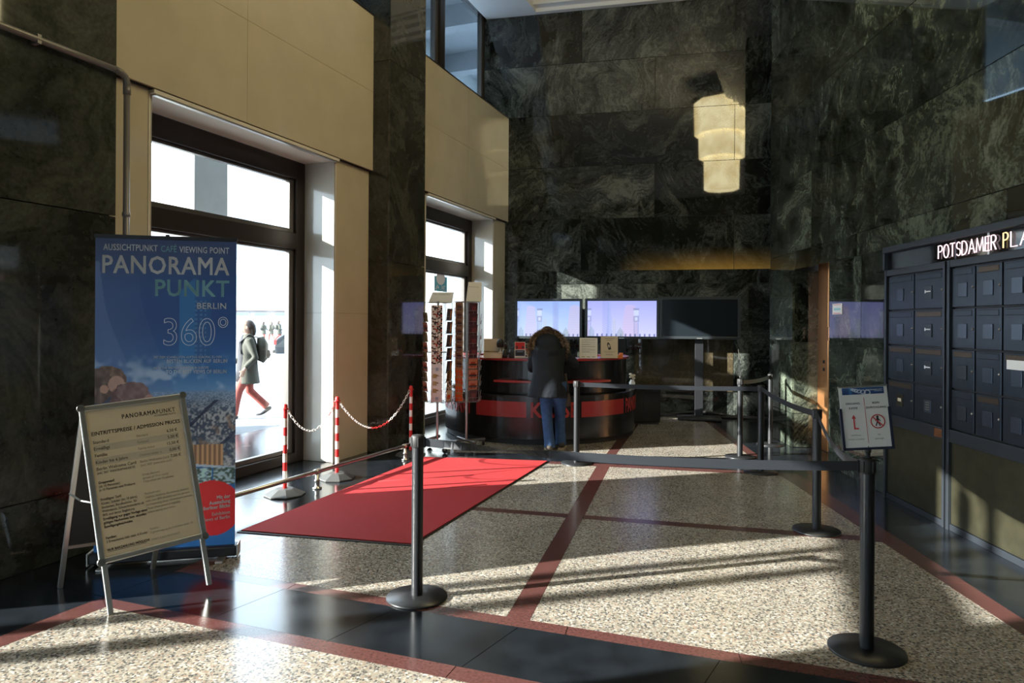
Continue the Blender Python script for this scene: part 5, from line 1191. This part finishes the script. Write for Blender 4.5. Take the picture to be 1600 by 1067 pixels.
for ax, ay, dd in ((.484, 8.755, (-.05, 1)), (.642, 8.955, (.18, 1))):
    b = MB(); shoe(b, (ax, ay, .022), dd, .265, w_=.05, h_=.085); b.loft([(V(ax, ay+.085, .04), .046, .055), (V(ax, ay+.09, .16), .045, .052)], 14, up=UPY)
    o = b.build('boot', M('boot'), t, world=True); s_ = MB(); dv = Vector((*dd, 0)).normalized(); sdv = Vector((dv.y, -dv.x, 0)); hp = Vector((ax, ay, 0))
    prof = [(-.01, .036), (.05, .046), (.14, .040), (.20, .052), (.26, .036), (.278, .012)]; pl = [hp+dv*y+sdv*x for y, x in prof]+[hp+dv*y-sdv*x for y, x in prof[::-1]]
    s_.prism([tuple(q[:2]) for q in pl], .0, .024).build('sole', M('boot_sole'), o, world=True)
b = MB().loft([(V(.69, 8.98, .98), .006, .02), (V(.715, 8.97, .80), .006, .02), (V(.725, 8.96, .70), .006, .02)], 8).loft([(V(.70, 8.98, .72), .05, .06), (V(.705, 8.98, .66), .06, .075), (V(.705, 8.98, .57), .055, .07)], 12, up=UPY)
p_ = thing('shoulder_bag', (.70, 8.98, .57), 'small dark brown bag hanging at the right hip of the person at the counter', 'bag'); b.build('bag', M('boot'), p_, world=True)

# a passer-by seen through the glass (built facing local +X, then turned)
def walker(loc, rz, lab, s=1.0):
    t = thing('person', loc, lab, 'person', None, rz); t.scale = (s, s, s)
    m = MB()
    m.loft([(V(.02, 0, 1.50), .06, .07), (V(.03, 0, 1.56), .072, .095), (V(.025, 0, 1.63), .074, .10), (V(.015, 0, 1.70), .045, .06)], 16, up=(1, 0, 0))
    m.sphere((.128, 0, 1.585), .020, .013, .020, 8, 6).sphere((.10, 0, 1.535), .02, .03, .012, 8, 6).sphere((.095, 0, 1.515), .03, .035, .025, 8, 6)
    for sy in (-1, 1): m.sphere((.02, sy*.076, 1.58), .02, .010, .03, 8, 6); m.sphere((.105, sy*.03, 1.60), .012, .014, .008, 8, 6)
    m.loft([(V(.0, 0, 1.40), .06, .06), (V(.02, 0, 1.53), .05, .05)], 12, up=(1, 0, 0))
    m.loft([(V(0, 0, .85), .14, .10), (V(0, 0, 1.1), .13, .10), (V(0, 0, 1.3), .17, .11), (V(0, 0, 1.42), .11, .08)], 16, up=(1, 0, 0))
    for sy, el, wr in ((1, (-.10, .25, 1.06), (.08, .24, .86)), (-1, (.06, -.25, 1.06), (.25, -.21, .93))):
        m.loft([(V(0, sy*.18, 1.36), .05, .05), (el, .04, .04), (wr, .027, .025)], 12, up=UPY); hand(m, wr, (.35, 0, -.9), (0, -sy, 0), curl=.6)
    for sy, kn, an in ((1, (.16, .09, .48), (.24, .09, .09)), (-1, (-.03, -.09, .47), (-.33, -.09, .16))):
        m.loft([(V(0, sy*.09, .86), .075, .08), (V(kn[0]*.5, sy*.09, .66), .06, .06), (kn, .045, .045), (an, .035, .035)], 14, up=(1, 0, 0))
    baked(m.build('body', M('skin'), t, remesh=.01))
    m = MB().loft([(V(.0, 0, .60), .23, .20), (V(0, 0, .85), .20, .165), (V(0, 0, 1.05), .19, .15), (V(0, 0, 1.28), .205, .145), (V(0, 0, 1.40), .16, .11), (V(.01, 0, 1.47), .08, .08)], 22, up=(1, 0, 0))
    for sy, el, wr in ((1, (-.10, .26, 1.06), (.07, .245, .89)), (-1, (.06, -.26, 1.06), (.235, -.215, .955))):
        m.loft([(V(0, sy*.18, 1.38), .075, .075), (V(el[0]*.5, sy*.22, 1.22), .068, .068), (el, .058, .058), (wr, .045, .045)], 14, up=UPY)
    baked(m.build('coat', M('coat_olive'), t, remesh=.016))
    m = MB().loft([(V(.075, 0, .64), .165, .145), (V(.065, 0, .85), .15, .125), (V(.06, 0, 1.1), .15, .115), (V(.05, 0, 1.32), .14, .115), (V(.03, 0, 1.44), .07, .07)], 20, up=(1, 0, 0)); m.build('jacket_front', M('coat_grey'), t)
    m = MB()
    for sy, kn, an in ((1, (.16, .09, .48), (.235, .09, .07)), (-1, (-.03, -.09, .47), (-.33, -.09, .17))):
        m.loft([(V(0, sy*.085, .86), .10, .11), (V(kn[0]*.5, sy*.09, .66), .088, .092), (kn, .072, .075), (Vector(kn).lerp(Vector(an), .5), .064, .066), (an, .066, .07)], 16, up=(1, 0, 0))
    baked(m.build('trousers', M('trousers_coral'), t, remesh=.016))
    b = MB(); shoe(b, (.17, .09, .0), (1, .05), .27); b.build('shoe', M('shoe_dark'), t)
    b = MB(); shoe(b, (-.40, -.09, .02), (1, -.05), .26, lift=.11); b.build('shoe', M('coat_grey'), t)
    m = MB().sphere((-.01, 0, 1.61), .10, .088, .105, 16, 12).loft([(V(-.06, 0, 1.62), .07, .06), (V(-.075, 0, 1.52), .075, .06), (V(-.07, 0, 1.44), .06, .045)], 14, up=(1, 0, 0)); baked(m.build('hair', M('hair_brown'), t, remesh=.014))
    o = MB().loft([(V(-.20, 0, .98), .12, .06), (V(-.235, 0, 1.05), .15, .095), (V(-.235, 0, 1.28), .15, .095), (V(-.20, 0, 1.41), .11, .06)], 18, up=(1, 0, 0)).build('backpack', M('coat_olive'), t)
    MB().loft([(V(-.325, 0, 1.04), .10, .02), (V(-.345, 0, 1.10), .11, .03), (V(-.335, 0, 1.18), .10, .02)], 12, up=(1, 0, 0)).build('pocket', M('coat_grey'), o)
    for sy in (-1, 1): MB().loft([(V(-.16, sy*.10, 1.40), .02, .006), (V(.0, sy*.115, 1.455), .02, .006), (V(.15, sy*.11, 1.32), .02, .006), (V(.13, sy*.13, 1.12), .02, .006), (V(-.14, sy*.15, 1.04), .02, .006)], 8).build('strap', M('coat_grey'), o)
    return t
WZ = -.03
wk = walker((-4.55, 12.0, WZ), math.atan2(-.42, -.90), 'person in olive coat and coral trousers with a backpack, walking past the glazed doors', .985)
for u, v, Y, rz, sc, lab in ((412, 515, 62, 1.2, 1.0, 'distant pedestrian on the bright street, left of the two near the parked car'), (424, 515, 64, 2.6, 1.0, 'distant pedestrian walking close behind the parked car'), (436, 515, 60, .4, 1.05, 'distant pedestrian in the street just above the roof of the parked car')):
    o = copy_tree(wk); q = AT(u, v, Y); o.location = (q.x, q.y, WZ); o.rotation_euler = (0, 0, rz); o.scale = (sc,)*3; o['label'] = lab; o['group'] = 'distant pedestrians'

# ------------------------------------------------------------------ parked car and the house across the street
t = thing('parked_car', (-8.15, 30.6, -.03), 'dark car with red tail lights parked across the street', 'car', None, .25)
prof = [(-2.1, .32), (-2.12, .62), (-2.0, .98), (-1.35, 1.42), (-.2, 1.46), (.55, 1.02), (1.7, .88), (2.1, .62), (2.1, .32)]
m = MB(); n = len(prof); ws = [.80, .84, .84, .66, .66, .82, .80, .74, .74]
m.add([(x, w_, z) for (x, z), w_ in zip(prof, ws)]+[(x, -w_, z) for (x, z), w_ in zip(prof, ws)], [tuple(range(n)), tuple(range(2*n-1, n-1, -1))]+[(i, n+i, n+(i+1) % n, (i+1) % n) for i in range(n)])
m.build('body', M('car_paint'), t, bevel=.05)
for nm, pl in (('rear_window', [(-1.96, -.62, 1.02), (-1.96, .62, 1.02), (-1.40, .56, 1.40), (-1.40, -.56, 1.40)]), ('windscreen', [(.50, -.6, 1.07), (.50, .6, 1.07), (-.15, .56, 1.44), (-.15, -.56, 1.44)])):
    q = [Vector(p) for p in pl]; nn = (q[1]-q[0]).cross(q[2]-q[0]).normalized(); nn = nn if nn.z > 0 else -nn
    MB().add([p+nn*.012 for p in q]+[p+nn*.02 for p in q], [(0, 1, 2, 3), (4, 5, 6, 7), (0, 1, 5, 4), (1, 2, 6, 5), (2, 3, 7, 6), (3, 0, 4, 7)]).build(nm, M('car_glass'), t)
for sy in (-1, 1):
    MB().add([(x, sy*(y+.012), z) for x, y, z in ((-1.75, .80, 1.02), (.35, .80, 1.04), (-.25, .68, 1.38), (-1.3, .68, 1.36))]+[(x, sy*(y+.022), z) for x, y, z in ((-1.75, .80, 1.02), (.35, .80, 1.04), (-.25, .68, 1.38), (-1.3, .68, 1.36))], [(0, 1, 2, 3), (4, 5, 6, 7), (0, 1, 5, 4), (1, 2, 6, 5), (2, 3, 7, 6), (3, 0, 4, 7)]).build('side_window', M('car_glass'), t)
    MB().box(-2.15, -2.05, sy*.72-.11, sy*.72+.11, .70, .92).build('tail_light', M('tail_light'), t, bevel=.01)
    for x in (-1.3, 1.35):
        R = Matrix.Translation((x, sy*.74, .32)) @ Matrix.Rotation(PI/2, 4, 'X'); w_ = MB().lathe([(.19, -.1), (.30, -.1), (.32, -.07), (.32, .07), (.30, .1), (.19, .1)], n=24, M=R).build('wheel', M('tyre'), t)
        MB().lathe([(.0, -.06), (.19, -.09), (.19, .09), (0, .06)], n=16, M=R, cap=False).build('hub', M('alu'), w_)
MB().box(-2.16, -2.1, -.26, .26, .52, .63).build('number_plate', M('white_plastic'), t); MB().box(-2.2, -2.05, -.78, .78, .36, .48).build('bumper', M('black_matte'), t, bevel=.02)
t = thing('street_house', (-30, 66, -.03), 'pale house front with shop windows across the street, beyond the walking person', 'building')
MB().box(-40, 42, 0, 8, 0, 15).build('wall', M('facade'), t)
MB().box(-40, 42, -.5, .0, 2.75, 3.15).build('awning_band', M('facade_dark'), t)
for i in range(22):
    x = -4+i*1.9
    w_ = MB().box(x, x+1.5, -.10, .02, .3, 2.6).build('shop_window', M('facade'), t); MB().box(x+.1, x+1.4, -.13, -.1, .4, 2.5).build('pane', M('facade_glass'), w_)
    for z in (4.0, 7.4, 10.8):
        w_ = MB().box(x, x+1.3, -.10, .02, z, z+2.2).build('window', M('facade'), t)
        MB().box(x+.1, x+1.2, -.12, -.1, z+.1, z+2.1).box(x+.61, x+.69, -.13, -.115, z+.1, z+2.1).build('pane', M('facade_glass'), w_)
# added posts, out of view outside the near window, shaped to throw thin floor shadows
for k, (c, tt, r, hgt, nm, lab) in enumerate(((4.38, -7.2, .07, 4.2, 'shadow_post_sign', 'unseen added sign-post shape outside the nearest window, casting a thin shadow'), (4.02, -8.6, .085, 4.6, 'shadow_post_lantern', 'unseen added lamp-post shape outside the nearest window, casting a thin shadow'))):
    x = tt; y = c+.284*x; t = thing(nm, (x, y, -.03), lab, 'shadow caster')
    MB().lathe([(r*1.8, 0), (r*1.8, .25), (r, .3), (r*.8, hgt)], n=14).build('shadow_post_shaft', M('steel_dark'), t)
    if k == 0: MB().cyl(.22, -.01, .01, n=24, M=Matrix.Translation((0, -.06, hgt-.25)) @ Matrix.Rotation(PI/2, 4, 'X')).build('shadow_post_disc', M('white_plastic'), t)
    else: MB().lathe([(.05, hgt), (.16, hgt+.1), (.18, hgt+.3), (.05, hgt+.42), (0, hgt+.44)], n=18).build('shadow_post_head', M('white_plastic'), t)

# ------------------------------------------------------------------ sticker on the far window
t = thing('window_sticker', LP(11.45, -.478, 2.15), 'teal and white viewing-platform sticker on the far window pane', 'sticker')
def ST(a, b, z0, z1, d0, d1): return MB().box(a, b, d0, d1, z0, z1, fn=LP)
ST(11.24, 11.67, 2.15, 2.40, -.4795, -.4790).build('teal_field', M('sticker_teal'), t, world=True)
m = MB(); n = 24; m.add([LP(11.45, -.4786, 2.37)]+[LP(11.45+.15*math.cos(2*PI*i/n), -.4786, 2.37+.11*math.sin(2*PI*i/n)) for i in range(n)], [(0, 1+i, 1+(i+1) % n) for i in range(n)]); m.build('white_disc', M('ink_white'), t, world=True)
m = MB().text('360°', .085, None, bold=.02, fn=lambda q: LP(11.47+q.x*.9, -.4784+q.z*.1, 2.195+q.y)).text('PANORAMAPUNKT', .03, None, bold=.01, fn=lambda q: LP(11.44+q.x*.8, -.4784+q.z*.1, 2.165+q.y))
m.add([LP(11.27, -.4784, 2.17), LP(11.30, -.4784, 2.17), LP(11.35, -.4784, 2.26), LP(11.335, -.4784, 2.26)], [(0, 1, 2, 3)]).add([LP(11.34, -.4784, 2.20), LP(11.40, -.4784, 2.20), LP(11.37, -.4784, 2.25)], [(0, 1, 2)])
tag(m.build('sticker_lettering', M('ink_white'), t, world=True), kind='stuff')

# ------------------------------------------------------------------ alabaster lamp hanging near the ceiling (seen mirrored in the back wall)
m_ = M('alabaster'); nt = m_.node_tree; tc = nt.nodes.new('ShaderNodeTexCoord'); nz_ = nt.nodes.new('ShaderNodeTexNoise'); nz_.inputs['Scale'].default_value = 2.4; nz_.inputs['Detail'].default_value = 5
cr_ = nt.nodes.new('ShaderNodeValToRGB'); cr_.color_ramp.elements[0].color = (.70, .54, .24, 1); cr_.color_ramp.elements[0].position = .3; cr_.color_ramp.elements[1].color = (1, .88, .52, 1); cr_.color_ramp.elements[1].position = .65
nt.links.new(tc.outputs['Object'], nz_.inputs['Vector']); nt.links.new(nz_.outputs['Fac'], cr_.inputs['Fac']); nt.links.new(cr_.outputs['Color'], nt.nodes['Principled BSDF'].inputs['Emission Color'])
LX, LY = 2.49, 5.0
t = thing('hanging_lamp', (LX, LY, 5.34), 'three-tiered glowing alabaster lamp, seen mirrored in the dark polished back wall', 'lamp', None, .17)
def oct_(m, r0, r1, z0, z1, ch=.42):
    def pts(r): return [(r, -r*ch), (r, r*ch), (r*ch, r), (-r*ch, r), (-r, r*ch), (-r, -r*ch), (-r*ch, -r), (r*ch, -r)]
    a, b = pts(r0), pts(r1); return m.add([(x, y, z0) for x, y in a]+[(x, y, z1) for x, y in b], [tuple(range(7, -1, -1)), tuple(range(8, 16))]+[(i, (i+1) % 8, 8+(i+1) % 8, 8+i) for i in range(8)])
for nm, r, z0, z1 in (('lower_shade', .44, .0, .92), ('middle_shade', .575, .86, 1.66), ('upper_shade', .69, 1.50, 2.40)):
    oct_(MB(), r*.97, r, z0, z1).build(nm, M('alabaster'), t)
oct_(MB(), .71, .78, 2.40, 2.48).build('bronze_cap', M('lamp_cap'), t)
MB().cyl(.05, 2.48, 2.96).build('stem', M('lamp_cap'), t)
